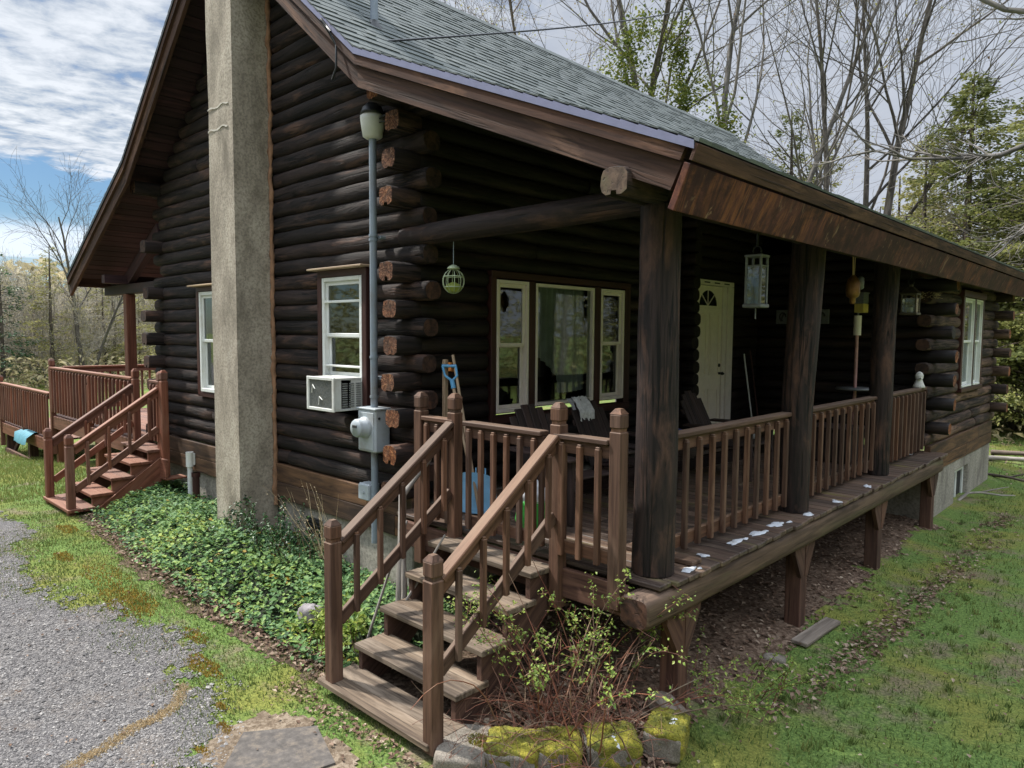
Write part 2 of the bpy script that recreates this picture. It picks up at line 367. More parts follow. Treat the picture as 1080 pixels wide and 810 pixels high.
M['scrub']=leafm('budding_scrub_leaves',[(0,(.22,.185,.115)),(.5,(.38,.33,.20)),(1,(.52,.45,.28))],.7,.4)
M['budtip']=leafm('opening_tree_buds',[(0,(.16,.10,.06)),(.5,(.26,.22,.10)),(1,(.34,.36,.12))],.6,.4)
M['bushgreen']=leafm('dark_green_shrub_leaves',[(0,(.012,.04,.014)),(.6,(.03,.09,.028)),(1,(.07,.15,.04))],.45,.2)
M['ivyleaf']=leafm('ivy_leaves',[(0,(.03,.075,.03)),(.3,(.075,.16,.065)),(.62,(.15,.26,.085)),(.85,(.25,.35,.085)),(.965,(.38,.42,.08)),(1,(.30,.20,.03))],.58,.25,.22)
M['vineleaf']=leafm('trunk_vine_leaves',[(0,(.04,.07,.018)),(.5,(.15,.19,.04)),(1,(.38,.36,.07))],.45,.2)
M['budleaf']=leafm('spring_bud_leaves',[(0,(.10,.18,.03)),(.5,(.22,.32,.055)),(1,(.38,.43,.10))],.5,.4)
M['cane']=wood('red_brown_cane',(.09,.032,.024),(.20,.085,.055),(.26,.20,.14),patch=(.5,.65),gs=(6,30,30),rough=.6,bump=.1,ra=.4)
M['deadleaf']=leafm('dead_leaf_litter',[(0,(.07,.042,.030)),(.4,(.16,.10,.068)),(.75,(.27,.19,.14)),(1,(.42,.34,.26))],.8,.15,.2)
M['blade']=leafm('grass_blades',[(0,(.055,.088,.024)),(.4,(.12,.172,.045)),(.70,(.18,.23,.06)),(.86,(.27,.26,.09)),(1,(.40,.33,.19))],.6,.25,.3)
M['straw']=leafm('dry_straw',[(0,(.36,.27,.15)),(1,(.66,.54,.36))],.8,.1,.2)
M['gravelstone']=leafm('gravel_stones',[(0,(.086,.081,.080)),(.5,(.185,.174,.170)),(.85,(.28,.265,.255)),(1,(.42,.395,.37))],.85,0,.25)
M['rust_moss']=leafm('orange_moss',[(0,(.20,.12,.03)),(.5,(.34,.21,.04)),(1,(.46,.36,.09))],.9,.1,.1)
# ================================================================== THE LOG CABIN
X,Y,Z=V(1,0,0),V(0,1,0),V(0,0,1)
cabin=thing('log_cabin','dark stained log cabin with grey green shingle roof, stucco chimney and covered porch','house',(-7.9,9.5,0))
PROF=[(-13.36,3.45),(-10.7,4.87),(-7.95,7.20),(-5.2,4.92),(-2.0,3.60)]
def roofz(x):
    for (a,za),(b,zb) in zip(PROF,PROF[1:]):
        if a<=x<=b: return za+(zb-za)*(x-a)/(b-a)
    return 3.4
S0,HC=1.033,.1638
def zc(k): return S0+HC*(k+.5)
def log(mb,axis,a,b,fix,z,r=.1,m=0,e=1):
    if b-a<.03: return
    r*=R.uniform(.955,1.045); n=max(2,int((b-a)/.22)+1); pts=[];rad=[]
    ph=R.uniform(0,50)
    for i in range(n+1):
        t=a+(b-a)*i/n
        d=nz(t*1.3,ph)*.018; d2=nz(t*1.1,ph+20)*.010
        pts.append((t,fix+d,z+d2) if axis=='x' else (fix+d,t,z+d2)); rad.append(r*(1+.07*nz(t*2.3,ph+40)+.03*nz(t*6,ph+60)))
    if e is not None:   # rounded arrises at the ends
        pts=[pts[0]]+[tuple(Vector(pts[0]).lerp(Vector(pts[1]),min(.4,.014/((b-a)/n))))]+pts[1:-1]+[tuple(Vector(pts[-1]).lerp(Vector(pts[-2]),min(.4,.014/((b-a)/n))))]+[pts[-1]]
        rad=[rad[0]*.88]+[rad[0]]+rad[1:-1]+[rad[-1]]+[rad[-1]*.88]
    mb.tube(pts,rad,16,m,True,e,sq=.89,up=(0,0,1),jit=.018,pw=.78)
def course(mb,axis,a,b,fix,k,openings,m=0,e=1,joint=.3):
    z=zc(k); segs=[(a,b)]
    for (o0,o1,z0,z1) in openings:
        if z0<z+.03 and z1>z-.03:
            ns=[]
            for (p,q) in segs:
                if o0>p and o0<q: ns.append((p,o0))
                if o1>p and o1<q: ns.append((o1,q))
                if o1<=p or o0>=q: ns.append((p,q))
            segs=ns
    for (p,q) in segs:
        if q-p>2.0 and R.random()<joint:
            j=R.uniform(p+.6,q-.6); log(mb,axis,p,j-.006,fix,z,m=m,e=m); log(mb,axis,j+.006,q,fix,z,m=m,e=m)
        else: log(mb,axis,p,q,fix,z,m=m,e=e)
def stub(mb,axis,a,b,fix,z,end_at_b,m=0,e=1):
    """protruding log end: rounded square with a slot below"""
    w,h=.104*R.uniform(.92,1.05),.087*R.uniform(.94,1.03); nw=R.uniform(.10,.24); nd=R.uniform(.45,.8) if R.random()<.62 else .95
    pr=[(-.55*w,-h),(-(nw+.05)*w,-h*.98),(-nw*w,-h*nd),(nw*w,-h*nd),((nw+.05)*w,-h*.98),(.62*w,-h),(.93*w,-.72*h),(w,-.1*h),(.98*w,.55*h),(.78*w,.92*h),(.2*w,h),(-.4*w,.99*h),(-.84*w,.88*h),(-.99*w,.45*h),(-w,-.2*h),(-.94*w,-.72*h)]
    c0=[];rr=[]
    off=Vector((R.uniform(0,60),R.uniform(-.02,.02),R.uniform(-.02,.02)))
    pr=[(u+R.uniform(-.006,.006),v+R.uniform(-.005,.005)) for u,v in pr]
    n=len(pr); vs=[];gc=[];fs=[]
    rings=[(a,1.0),(b+(-.012 if end_at_b else 0),1.0),(b,.93)] if end_at_b else [(b,1.0),(a+.012,1.0),(a,.93)]
    for t,s in rings:
        for u,v in pr:
            vs.append((t,fix+u*s,z+v*s) if axis=='x' else (fix+u*s,t,z+v*s)); gc.append(Vector((t,u,v))+off)
    for i in range(2):
        for k in range(n): fs.append((i*n+k,i*n+(k+1)%n,(i+1)*n+(k+1)%n,(i+1)*n+k))
    mb.add(vs,fs,m,True,gc)
    mb.add(vs[2*n:],[tuple(range(n))],e,False,gc[2*n:])

GY=4.15; RX=-5.15; LX=-10.85; BY=11.2; BX=-2.6; FY=15.25
W1=(-6.58,-5.70,1.80,3.16); W2=(-9.56,-8.72,1.70,3.12)
# --- gable wall
g=MB(); 
for k in range(0,36):
    z=zc(k)
    if z>7.0: break
    if z+.12<roofz(RX)-.1:
        b=-4.90+R.uniform(-.04,.03) if k%2 else RX+.02
        a=LX-.25+R.uniform(-.03,.03) if k%2 else LX-.02
        if k==14: b=-2.75
    else:
        dz=z+.20
        b=-7.95+(7.2-dz)/.829; a=-7.95-(7.2-dz)/.847
        if b-a<.3: break
    m=3 if k in (0,1,2) and R.random()<.5 else 0
    if k==14:
        course(g,'x',a,RX-.1,GY,k,[W1,W2],0,1); continue
    course(g,'x',a,b,GY,k,[W1,W2],0,2)
for k in (0,2,4,6,8,10,12,16,18,20):
    stub(g,'y',3.86+R.uniform(-.04,.05),GY,RX+R.uniform(-.012,.012),zc(k),False,0,1 if k<20 else 1)
    if k<18: stub(g,'y',3.84+R.uniform(-.03,.05),GY,LX,zc(k),False,0,2)
g.build('log_wall',[M['log'],M['log_end'],M['log_end_dark'],M['log_worn']],cabin)
# --- tie beam over the porch front (a continued wall log)
t=MB(); t.tube([(RX-.12,GY,zc(14)),(-4.4,GY-.01,zc(14)+.015),(-3.6,GY,zc(14)+.02),(-2.58,GY,zc(14)+.03)],[.1,.102,.104,.1],16,0,True,1,sq=.95,jit=.015)
t.build('tie_beam',[M['post'],M['log_end']],cabin)
# --- porch back wall with the triple window and the door
PW=(5.02,7.50,1.66,3.16); PD=(9.02,10.24,.9,3.34)
g=MB()
for k in range(0,23): course(g,'y',GY-.02 if k%2 else GY,BY+.05,RX,k,[PW,PD],0,0,.25)
for k in range(0,20): log(g,'x',RX,-4.86+R.uniform(-.02,.02),8.80,zc(k),.098,0,0)
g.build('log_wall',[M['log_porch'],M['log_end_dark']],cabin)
# --- side room wall facing the porch, and its outer wall
g=MB()
for k in range(0,17): course(g,'x',RX,-2.28+R.uniform(-.03,.03) if k%2 else BX,BY,k,[],0,2 if k%2 else 0,.1)
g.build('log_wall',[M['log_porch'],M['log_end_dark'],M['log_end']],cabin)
PB=(12.55,14.05,1.72,3.25)
g=MB()
for k in range(0,16):
    ev=k%2==0
    course(g,'y',10.86+R.uniform(-.03,.03) if ev else BY,15.52+R.uniform(-.03,.03) if ev else FY,BX,k,[PB],0,1,.3)
    if not ev: log(g,'x',BX-.02,-2.26+R.uniform(-.03,.03),FY,zc(k),.1,0,2)
g.build('log_wall',[M['log_worn'],M['log_end_dark'],M['log_end']],cabin)
# --- far gable and hidden side wall
g=MB()
for k in range(0,36):
    z=zc(k)
    a,b=(LX,BX) if z+.12<3.6 else ((LX,-2.0-(z+.35-3.6)/.4125) if z<4.6 else (-7.95-(7.0-z)/.847,-7.95+(7.0-z)/.829))
    if b-a<.3: break
    course(g,'x',a,b,FY,k,[],0,0,.2)
for k in range(0,22): course(g,'y',GY,FY,LX,k,[],0,0,.2)
g.build('log_wall',[M['log']],cabin)
# --- rim boards under the logs
g=MB()
def rimrow(lo,hi,ax):
    a0=lo[0] if ax=='x' else lo[1]; a1=hi[0] if ax=='x' else hi[1]
    z0=.632
    for z1 in (.828,1.035):
        p=a0
        while p<a1-.01:
            q=min(a1,p+R.uniform(2.2,3.2))
            if ax=='x': g.box((p,lo[1],z0),(q-.003,hi[1],z1-.004),0,.006,'x')
            else: g.box((lo[0],p,z0),(hi[0],q-.003,z1-.004),0,.006,'y')
            p=q
        z0=z1
rimrow((-10.92,4.045,0),(-5.06,4.12,0),'x'); g.build('rim_board',[M['rim']],cabin); g=MB(); rimrow((-2.57,11.06,0),(-2.49,15.33,0),'y')
g.build('rim_board',[M['rim']],cabin)
# --- foundation
g=MB()
def slab(lo,hi): g.box(lo,hi,0,.01)
slab((-10.85,4.10,-.6),(-5.12,4.35,.63)); slab((-10.85,4.36,-.6),(-10.6,15.3,.63)); slab((-5.4,4.36,-.6),(-5.14,11.05,.93))
slab((-5.4,11.06,-.6),(-2.50,11.3,.63)); slab((-2.75,11.31,-.6),(-2.505,12.66,.63)); slab((-2.75,12.66,.46),(-2.505,13.62,.63)); slab((-2.75,13.62,-.6),(-2.505,15.3,.63)); slab((-2.75,12.66,-.6),(-2.505,13.62,-.12))
fo=g.build('foundation',[M['concrete']],cabin)
g=MB(); g.box((-2.66,12.665,-.115),(-2.60,13.615,.455),0); g.box((-2.60,12.67,-.11),(-2.57,12.74,.45),1); g.box((-2.60,13.54,-.11),(-2.57,13.61,.45),1); g.box((-2.60,13.10,-.11),(-2.575,13.16,.45),1); g.box((-2.60,12.74,.38),(-2.57,13.54,.45),1); g.box((-2.74,12.662,-.118),(-2.5,12.80,-.09),1); g.box((-2.60,12.76,-.1),(-2.59,13.09,.37),2)
g.build('cellar_window',[M['room'],M['white'],M['curtain']],cabin)
# small dark foundation vent on the chimney wall
g=MB(); g.box((-6.95,4.07,.33),(-6.65,4.098,.52),0); 
for i in range(4): g.box((-6.94,4.06,.345+i*.045),(-6.66,4.075,.365+i*.045),0)
g.build('foundation_vent',[M['darkmetal']],cabin)
# --- chimney
g=MB(); 
CX0,CX1,CY0,CY1=-8.19,-7.585,3.63,4.08
N=34; vs=[];fs=[]
ring=[]
for i in range(13): ring.append((CX0+(CX1-CX0)*i/12,CY0))
for i in range(1,9): ring.append((CX1,CY0+(CY1-CY0)*i/8))
for i in range(1,13): ring.append((CX1-(CX1-CX0)*i/12,CY1))
for i in range(1,8): ring.append((CX0,CY1-(CY1-CY0)*i/8))
for j in range(N+1):
    z=-.3+8.7*j/N
    for (x,y) in ring:
        q=.010*nz(x*3,y*3,z*1.5)+.006*nz(x*9,y*9,z*7)
        cx,cy=(CX0+CX1)/2,(CY0+CY1)/2; d=Vector((x-cx,y-cy)); d.normalize()
        vs.append((x+d.x*q,y+d.y*q,z))
n=len(ring)
for j in range(N):
    for k in range(n): fs.append((j*n+k,j*n+(k+1)%n,(j+1)*n+(k+1)%n,(j+1)*n+k))
fs.append(tuple(N*n+k for k in range(n)))
g.add(vs,fs,0,False); ch=g.build('chimney',[M['chimney']],cabin)
g=MB()
for (xa,xb,zz,th) in ((-8.18,-7.70,4.78,.013),(-8.18,-7.68,5.02,.011)):
    n_=12; top=[];bot=[]
    for i in range(n_+1):
        x=xa+(xb-xa)*i/n_; top.append((x,CY0-.001,zz+th*(.6+.5*R.random())+.012*math.sin(i*.9))); bot.append((x,CY0-.001,zz-.010*R.random()+.012*math.sin(i*.9)))
    g.prism(top+bot[::-1],(0,-.006,0),0)
g.build('mortar_patch',[M['mortar']],ch)
g=MB()
pts=[(CX1+.03+.012*nz(z,3,0,5),4.045+.012*nz(z,9,0,6),z) for z in [.55+i*.05 for i in range(118)]]
g.tube(pts,[.022+.022*abs(nz(p[2],1,0,6)) for p in pts],8,0,jit=.4)
g.build('foam_sealant',[M['foam']],cabin)
# --- roof: shingle courses with real steps
g=MB(); RY0,RY1=3.54,15.78
def courses(x0,z0,x1,z1,detail=True):
    L=math.hypot(x1-x0,z1-z0); n=max(1,int(round(L/.138))); d=V((x1-x0)/L,0,(z1-z0)/L); nr=V(-d.z,0,d.x)
    if nr.z<0: nr=-nr
    for i in range(n):
        s0=L*i/n; s1=L*(i+1)/n+.02
        y=RY0; thick=True
        while y<RY1:
            w=R.uniform(.09,.26) if detail else 3.0
            y2=min(RY1,y+w); rise=.013 if thick else .006
            if not detail: rise=.01
            thick=R.random()<.5
            b0=V(x0,0,z0)+d*s0; b1=V(x0,0,z0)+d*s1
            a=[b0+nr*(rise+.004)+V(0,y,0),b0+nr*(rise+.004)+V(0,y2,0),b1+nr*.004+V(0,y2,0),b1+nr*.004+V(0,y,0),b0-nr*.004+V(0,y,0),b0-nr*.004+V(0,y2,0)]
            g.add(a,[(0,1,2,3),(4,5,1,0),(4,0,3),(5,2,1)],0,False,None,R.random())
            y=y2
P=PROF
courses(-1.97,3.585,-5.2,4.92); courses(-5.2,4.92,-7.95,7.2); courses(-10.7,4.87,-7.95,7.2,False); courses(-13.40,3.43,-10.7,4.87,False)
for i in range(60):
    y=RY0+i*.205; g.add([(-8.10,y,7.10),(-7.95,y,7.232),(-7.80,y,7.10),(-8.10,y+.2,7.10),(-7.95,y+.2,7.232),(-7.80,y+.2,7.10)],[(0,1,4,3),(1,2,5,4)],0,False,None,R.random())
rf=g.build('roof',[M['shingle']],cabin)
# vent pipe through the main slope
g=MB(); g.tube([(-5.95,4.30,5.45),(-5.95,4.30,6.3)],[.038,.038],12,0); g.lathe((-5.95,4.30,5.38),[(.13,0),(.10,.1),(.06,.16),(.045,.2)],12,1)
g.build('vent_pipe',[M['greymetal'],M['darkmetal']],rf)
# --- soffit boards under the roof
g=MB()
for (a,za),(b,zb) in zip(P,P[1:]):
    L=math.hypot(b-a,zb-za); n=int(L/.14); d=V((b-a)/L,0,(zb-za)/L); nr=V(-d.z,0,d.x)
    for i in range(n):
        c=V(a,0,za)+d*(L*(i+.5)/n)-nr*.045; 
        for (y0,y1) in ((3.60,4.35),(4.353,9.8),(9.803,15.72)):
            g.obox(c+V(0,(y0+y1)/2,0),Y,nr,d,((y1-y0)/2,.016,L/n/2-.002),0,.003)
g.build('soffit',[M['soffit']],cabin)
# rafters under the porch roofs
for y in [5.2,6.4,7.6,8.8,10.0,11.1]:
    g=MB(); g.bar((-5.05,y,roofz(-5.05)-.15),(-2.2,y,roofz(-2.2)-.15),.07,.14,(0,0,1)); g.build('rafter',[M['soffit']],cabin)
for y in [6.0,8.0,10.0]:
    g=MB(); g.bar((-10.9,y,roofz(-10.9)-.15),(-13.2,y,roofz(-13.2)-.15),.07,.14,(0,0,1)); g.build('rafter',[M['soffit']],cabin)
# --- rake boards, trim and drip edge (both gables)
def rakeline(name,y0,y1,t,b,mat,segs,ext=0,mats=None):
    g=MB()
    for i in segs:
        (a,za),(c,zb)=P[i],P[i+1]
        if i==0: za-=(zb-za)/(c-a)*.05; a-=.05
        sl=(zb-za)/(c-a); c1=c2=c
        if i==3 and name!='drip_edge': c1=-2.035+.42*t; c2=-2.035+.42*b
        g.prism([(a,y0,za+t),(c1,y0,za+sl*(c1-a)+t),(c2,y0,za+sl*(c2-a)+b),(a,y0,za+b)],(0,y1-y0,0),0,(c-a,0,zb-za))
    return g.build(name,[mat],cabin)
for (s,yy) in ((1,3.54),(-1,15.78)):
    rakeline('drip_edge',yy,yy+s*.02,.004,-.052,M['drip'] if s>0 else M['rake'],(2,3))
    if s>0: rakeline('drip_edge',yy,yy+.02,.004,-.04,M['darkmetal'],(0,1))
    rakeline('rake_trim',yy+s*.012,yy+s*.05,-.055,-.135,M['rake'],range(4))
    rakeline('rake_board',yy+s*.045,yy+s*.09,-.14,-.315,M['rake'],range(4))
# --- eave fascia
d=V(-.381,0,-.925); nr=V(.925,0,-.381)
g=MB(); c=V(-1.985,0,3.575)+d*.045; g.obox(c+V(0,(3.545+15.75)/2,0),Y,d,nr,((15.75-3.545)/2,.047,.012),0,.003)
g.build('eave_trim',[M['rake']],cabin)
g=MB()
for (y0,y1) in ((3.553,9.28),(9.285,15.74)):
    c=V(-2.012,0,3.56)+d*.215; g.obox(c+V(0,(y0+y1)/2,0),Y,d,nr,((y1-y0)/2,.132,.022),0,.004)
g.build('fascia_board',[M['fascia']],cabin)
g=MB(); g.bar((-13.42,3.6,3.36),(-13.42,15.7,3.36),.04,.2); g.build('fascia_board',[M['rake']],cabin)
# --- plate beam, porch posts, purlin ends
def crooked(mb,x,y,z0,z1,r0,r1,bend,n=16,m=0):
    pts=[];rad=[];ph=R.uniform(0,30)
    for i in range(n+1):
        f=i/n; z=z0+(z1-z0)*f
        pts.append((x+bend[0]*f*f+.018*nz(z*.8,ph),y+bend[1]*f*f+.018*nz(z*.8,ph+9),z)); rad.append((r0+(r1-r0)*f)*(1+.06*nz(z*1.6,ph+4)))
    mb.tube(pts,rad,22,m,True,m,jit=.012)
g=MB(); stub(g,'y',3.55,4.0,-2.53,3.45,False,0,2); g.tube([(-2.53,3.98,3.45),(-2.53,3.99,3.45),(-2.53,6.4,3.45),(-2.53,8.9,3.455),(-2.53,11.3,3.45)],[.088,.1,.102,.1,.1],16,0,True,1,jit=.01)
g.build('plate_beam',[M['post'],M['log_end_dark'],M['beam']],cabin)
for xx,zz in ((RX-.02,4.62),(-7.95,6.72),(LX,4.55)):
    g=MB(); stub(g,'y',3.72,4.3,xx,zz,False,0,1); g.build('purlin_end',[M['log'],M['log_end']],cabin)
for (x,y,r0,r1,b) in ((-2.53,4.08,.142,.132,(0,0)),(-2.53,6.43,.125,.148,(.015,.11)),(-2.53,8.86,.122,.13,(.0,.06))):
    g=MB(); crooked(g,x,y,.952,3.37,r0,r1,b); g.build('porch_post',[M['post']],cabin)
# --- left porch: square post, tie, brace
g=MB(); g.box((-12.37,4.05,.95),(-12.23,4.19,3.12),0,.008,'z'); g.build('porch_post',[M['redrail']],cabin)
g=MB(); g.bar((-13.3,4.14,3.20),(-10.95,4.14,3.20),.14,.15); g.bar((-12.3,3.75,3.34),(-12.3,15.2,3.34),.14,.13); g.bar((-13.1,4.14,3.33),(-12.5,4.14,3.33),.06,.08)
g.build('tie_beam',[M['soffit']],cabin)
g=MB(); g.bar((-10.97,4.13,4.02),(-12.45,4.13,3.27),.10,.19); g.build('roof_brace',[M['soffit']],cabin)

# ------------------------------------------------------------------ windows
def window(O,u,n,w,h,kind,fm,fw=.045,proud=.03,curtain=None,niche=.5,split=.47,label=None,extra=None):
    """O lower-left corner on the wall's outer face; u right, n outward"""
    O=Vector(O); 
    def P3(a,b,c): return O+u*a+Z*b+n*c
    def fbar(mb,a0,b0,a1,b1,c0,c1,m=0):
        c=P3((a0+a1)/2,(b0+b1)/2,(c0+c1)/2); mb.obox(c,u,n,Z,(abs(a1-a0)/2,abs(c1-c0)/2,abs(b1-b0)/2),m,.004)
    fr=MB(); d0,d1=-.06,proud
    fbar(fr,0,0,fw,h,d0,d1); fbar(fr,w-fw,0,w,h,d0,d1); fbar(fr,fw,0,w-fw,fw,d0,d1+.01); fbar(fr,fw,h-fw,w-fw,h,d0,d1)
    pane=MB()
    if kind=='double':
        zs=h*split; s=.038
        # upper sash outside, lower sash set back
        for (b0,b1,c) in ((zs,h-fw,proud-.025),(fw,zs+.03,proud-.055)):
            fbar(fr,fw,b0,fw+s,b1,c-.02,c); fbar(fr,w-fw-s,b0,w-fw,b1,c-.02,c); fbar(fr,fw+s,b0,w-fw-s,b0+s,c-.02,c+.002); fbar(fr,fw+s,b1-s,w-fw-s,b1,c-.02,c)
            q=[P3(fw+s*.5,b0+s*.5,c-.012),P3(w-fw-s*.5,b0+s*.5,c-.012),P3(w-fw-s*.5,b1-s*.5,c-.012),P3(fw+s*.5,b1-s*.5,c-.012)]
            pane.add(q,[(0,1,2,3)])
    else:
        c=proud-.04; q=[P3(fw*.6,fw*.6,c),P3(w-fw*.6,fw*.6,c),P3(w-fw*.6,h-fw*.6,c),P3(fw*.6,h-fw*.6,c)]; pane.add(q,[(0,1,2,3)])
    if extra: extra(fr,fbar)
    wo=fr.build('window',[fm],cabin,label)
    pane.build('pane',[M['glass']],wo)
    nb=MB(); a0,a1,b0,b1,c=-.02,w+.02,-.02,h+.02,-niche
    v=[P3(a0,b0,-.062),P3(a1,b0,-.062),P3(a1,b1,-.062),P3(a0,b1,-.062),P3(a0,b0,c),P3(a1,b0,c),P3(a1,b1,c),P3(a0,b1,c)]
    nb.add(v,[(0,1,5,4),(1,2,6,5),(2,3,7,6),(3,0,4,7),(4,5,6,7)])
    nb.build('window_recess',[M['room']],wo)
    if curtain:
        cb=MB(); 
        for (x0,x1,ztop,zb0,zb1,dep) in curtain:
            n_=28; vs=[];fs=[]
            for i in range(n_+1):
                f=i/n_; xx=x0+(x1-x0)*f; zb=zb0+(zb1-zb0)*(f**2); cc=dep+.02*math.sin(f*38)+.008*math.sin(f*91)
                vs.append(P3(xx,zb,cc)); vs.append(P3(xx,ztop,cc))
            for i in range(n_): fs.append((2*i,2*i+2,2*i+3,2*i+1))
            cb.add(vs,fs,0,True)
        cb.build('curtain',[M['curtain']],wo)
    return wo
# gable window over the air conditioner: screen bars as in the photo
def ex(fr,fb):
    fb(fr,.03,.775,.67,.80,.0,.026); fb(fr,.03,.13,.67,.15,-.012,.02)
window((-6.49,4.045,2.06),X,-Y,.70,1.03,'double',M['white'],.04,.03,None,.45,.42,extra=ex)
g=MB()
for lo,hi in (((-6.57,4.01,1.8),(-6.495,4.09,3.10)),((-5.785,4.01,1.8),(-5.71,4.09,3.10)),((-6.57,4.012,3.095),(-5.71,4.09,3.165))): g.box(lo,hi,0,.005,'z' if hi[2]-lo[2]>.5 else 'x')
g.box((-6.64,3.93,3.165),(-5.68,4.06,3.185),1,.004,'x')
g.build('window_casing',[M['trimred'],M['palewood']],cabin)
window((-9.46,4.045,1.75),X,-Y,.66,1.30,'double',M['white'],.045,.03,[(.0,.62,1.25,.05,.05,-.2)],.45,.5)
g=MB()
for lo,hi in (((-9.54,4.01,1.7),(-9.465,4.09,3.06)),((-8.795,4.01,1.7),(-8.72,4.09,3.06)),((-9.54,4.012,3.055),(-8.72,4.09,3.12)),((-9.54,4.012,1.68),(-8.72,4.09,1.745))): g.box(lo,hi,0,.005,'z' if hi[2]-lo[2]>.5 else 'x')
g.box((-9.62,3.93,3.12),(-8.70,4.06,3.14),1,.004,'x')
g.build('window_casing',[M['trimred'],M['palewood']],cabin)
# triple window on the porch (outer face x=-5.06)
WX=-5.065
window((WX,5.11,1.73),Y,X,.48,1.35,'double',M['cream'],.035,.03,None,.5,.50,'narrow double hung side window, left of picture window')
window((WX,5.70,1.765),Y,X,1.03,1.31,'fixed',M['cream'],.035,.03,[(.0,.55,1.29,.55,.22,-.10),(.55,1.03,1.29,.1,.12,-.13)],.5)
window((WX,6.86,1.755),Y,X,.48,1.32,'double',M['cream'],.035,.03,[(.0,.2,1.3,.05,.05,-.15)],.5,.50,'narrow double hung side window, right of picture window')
g=MB()
for (y0,y1,z0,z1) in ((5.03,5.105,1.68,3.10),(5.595,5.695,1.70,3.09),(6.735,6.855,1.70,3.09),(7.345,7.47,1.70,3.10)): g.box((WX-.08,y0,z0),(WX+.03,y1,z1),0,.005,'z')
g.box((WX-.08,5.03,3.095),(WX+.035,7.47,3.165),0,.005,'y'); g.box((WX-.08,5.03,1.62),(WX+.035,7.47,1.70),0,.005,'y')
g.build('window_casing',[M['trimred']],cabin)
# twin window in the side room
XX=-2.50
window((XX,12.66,1.76),Y,X,.70,1.38,'double',M['white'],.03,.02,None,.5,.5); window((XX,13.46,1.76),Y,X,.52,1.38,'double',M['white'],.03,.02,None,.5,.5)
g=MB()
for (y0,y1,z0,z1) in ((12.55,12.655,1.72,3.17),(13.365,13.455,1.75,3.15),(13.985,14.07,1.72,3.17)): g.box((XX-.08,y0,z0),(XX+.025,y1,z1),0,.005,'z')
g.box((XX-.08,12.5,3.15),(XX+.04,14.12,3.25),0,.005,'y'); g.box((XX-.08,12.55,1.69),(XX+.05,14.07,1.752),0,.005,'y')
g.build('window_casing',[M['trimred']],cabin)
# ------------------------------------------------------------------ door
g=MB(); DX=-5.07
y0,y1,z0,z1=9.06,9.92,.98,3.25
g.box((DX-.05,y0,z0),(DX,y1,2.93),0,.003,'z'); 
cyd,rzd,ryd=9.50,2.965,.26
# top of the slab round a fan light
vs=[];fs=[]; n=18
for i in range(n+1):
    a=math.pi*i/n; vs.append((DX,cyd+ryd*math.cos(a),rzd+.22*math.sin(a)))
    yy=y1-(y1-y0)*i/n; 
    vs.append((DX,yy,z1))
for i in range(n): fs.append((2*i,2*i+1,2*i+3,2*i+2))
vs+= [(DX,y1,2.93),(DX,y0,2.93),(DX,cyd+ryd,2.93),(DX,cyd-ryd,2.93)]; k=2*(n+1)
fs+=[(0,k+2,k,1),(2*n,2*n+1,k+1,k+3),(k+2,0,2*n,k+3)]
g.add(vs,fs,0)
for (a,b,c,e) in ((9.14,9.46,1.95,2.85),(9.54,9.84,1.95,2.85),(9.14,9.46,1.15,1.75),(9.54,9.84,1.15,1.75)):
    for lo,hi in (((DX,a,c),(DX+.012,a+.022,e)),((DX,b-.022,c),(DX+.012,b,e)),((DX,a+.022,c),(DX+.012,b-.022,c+.022)),((DX,a+.022,e-.022),(DX+.012,b-.022,e))): g.box(lo,hi,0,.004,'z')
    g.box((DX,a+.05,c+.05),(DX+.008,b-.05,e-.05),0,.006,'z')
door=g.build('door',[M['doorpaint']],cabin)
g=MB(); vs=[(DX-.01,cyd+ryd*math.cos(math.pi*i/n),rzd+.22*math.sin(math.pi*i/n)) for i in range(n+1)]; g.add(vs,[tuple(range(n+1))]); g.build('fan_light',[M['glass']],door)
g=MB(); g.add([(DX-.03,cyd+ryd,rzd),(DX-.03,cyd-ryd,rzd),(DX-.03,cyd-ryd,3.2),(DX-.03,cyd+ryd,3.2)],[(0,1,2,3)]); 
for i in (4.5,9,13.5):
    a=math.pi*i/n; g.bar((DX-.004,cyd,rzd),(DX-.004,cyd+ryd*math.cos(a),rzd+.22*math.sin(a)),.012,.012,(1,0,0),1)
g.build('fan_light_bars',[M['room'],M['doorpaint']],door)
g=MB(); g.tube([(DX,9.85,1.97),(DX+.05,9.85,1.97)],[.018,.018],10); g.lathe((DX+.07,9.85,1.945),[(.005,0),(.03,.012),(.032,.03),(.005,.05)],12); g.tube([(DX,9.85,2.09),(DX+.025,9.85,2.09)],[.028,.026],12)
g.build('handle',[M['darkmetal']],door)
g=MB(); g.box((DX-.06,9.925,.96),(DX+.02,10.03,3.255),0,.004,'z'); g.box((DX-.03,10.035,.96),(DX+.04,10.22,3.255),0,.004,'z'); g.box((DX-.06,9.03,3.26),(DX+.04,10.22,3.33),0,.004,'y'); g.box((DX-.06,9.03,.955),(DX+.09,10.2,.978),0,.004,'y')
for a in (9.3,9.6,9.9): g.box((DX+.041,a,3.285),(DX+.046,a+.16,3.303),1,.002,'y')
g.build('door_frame',[M['cream'],M['black']],cabin)
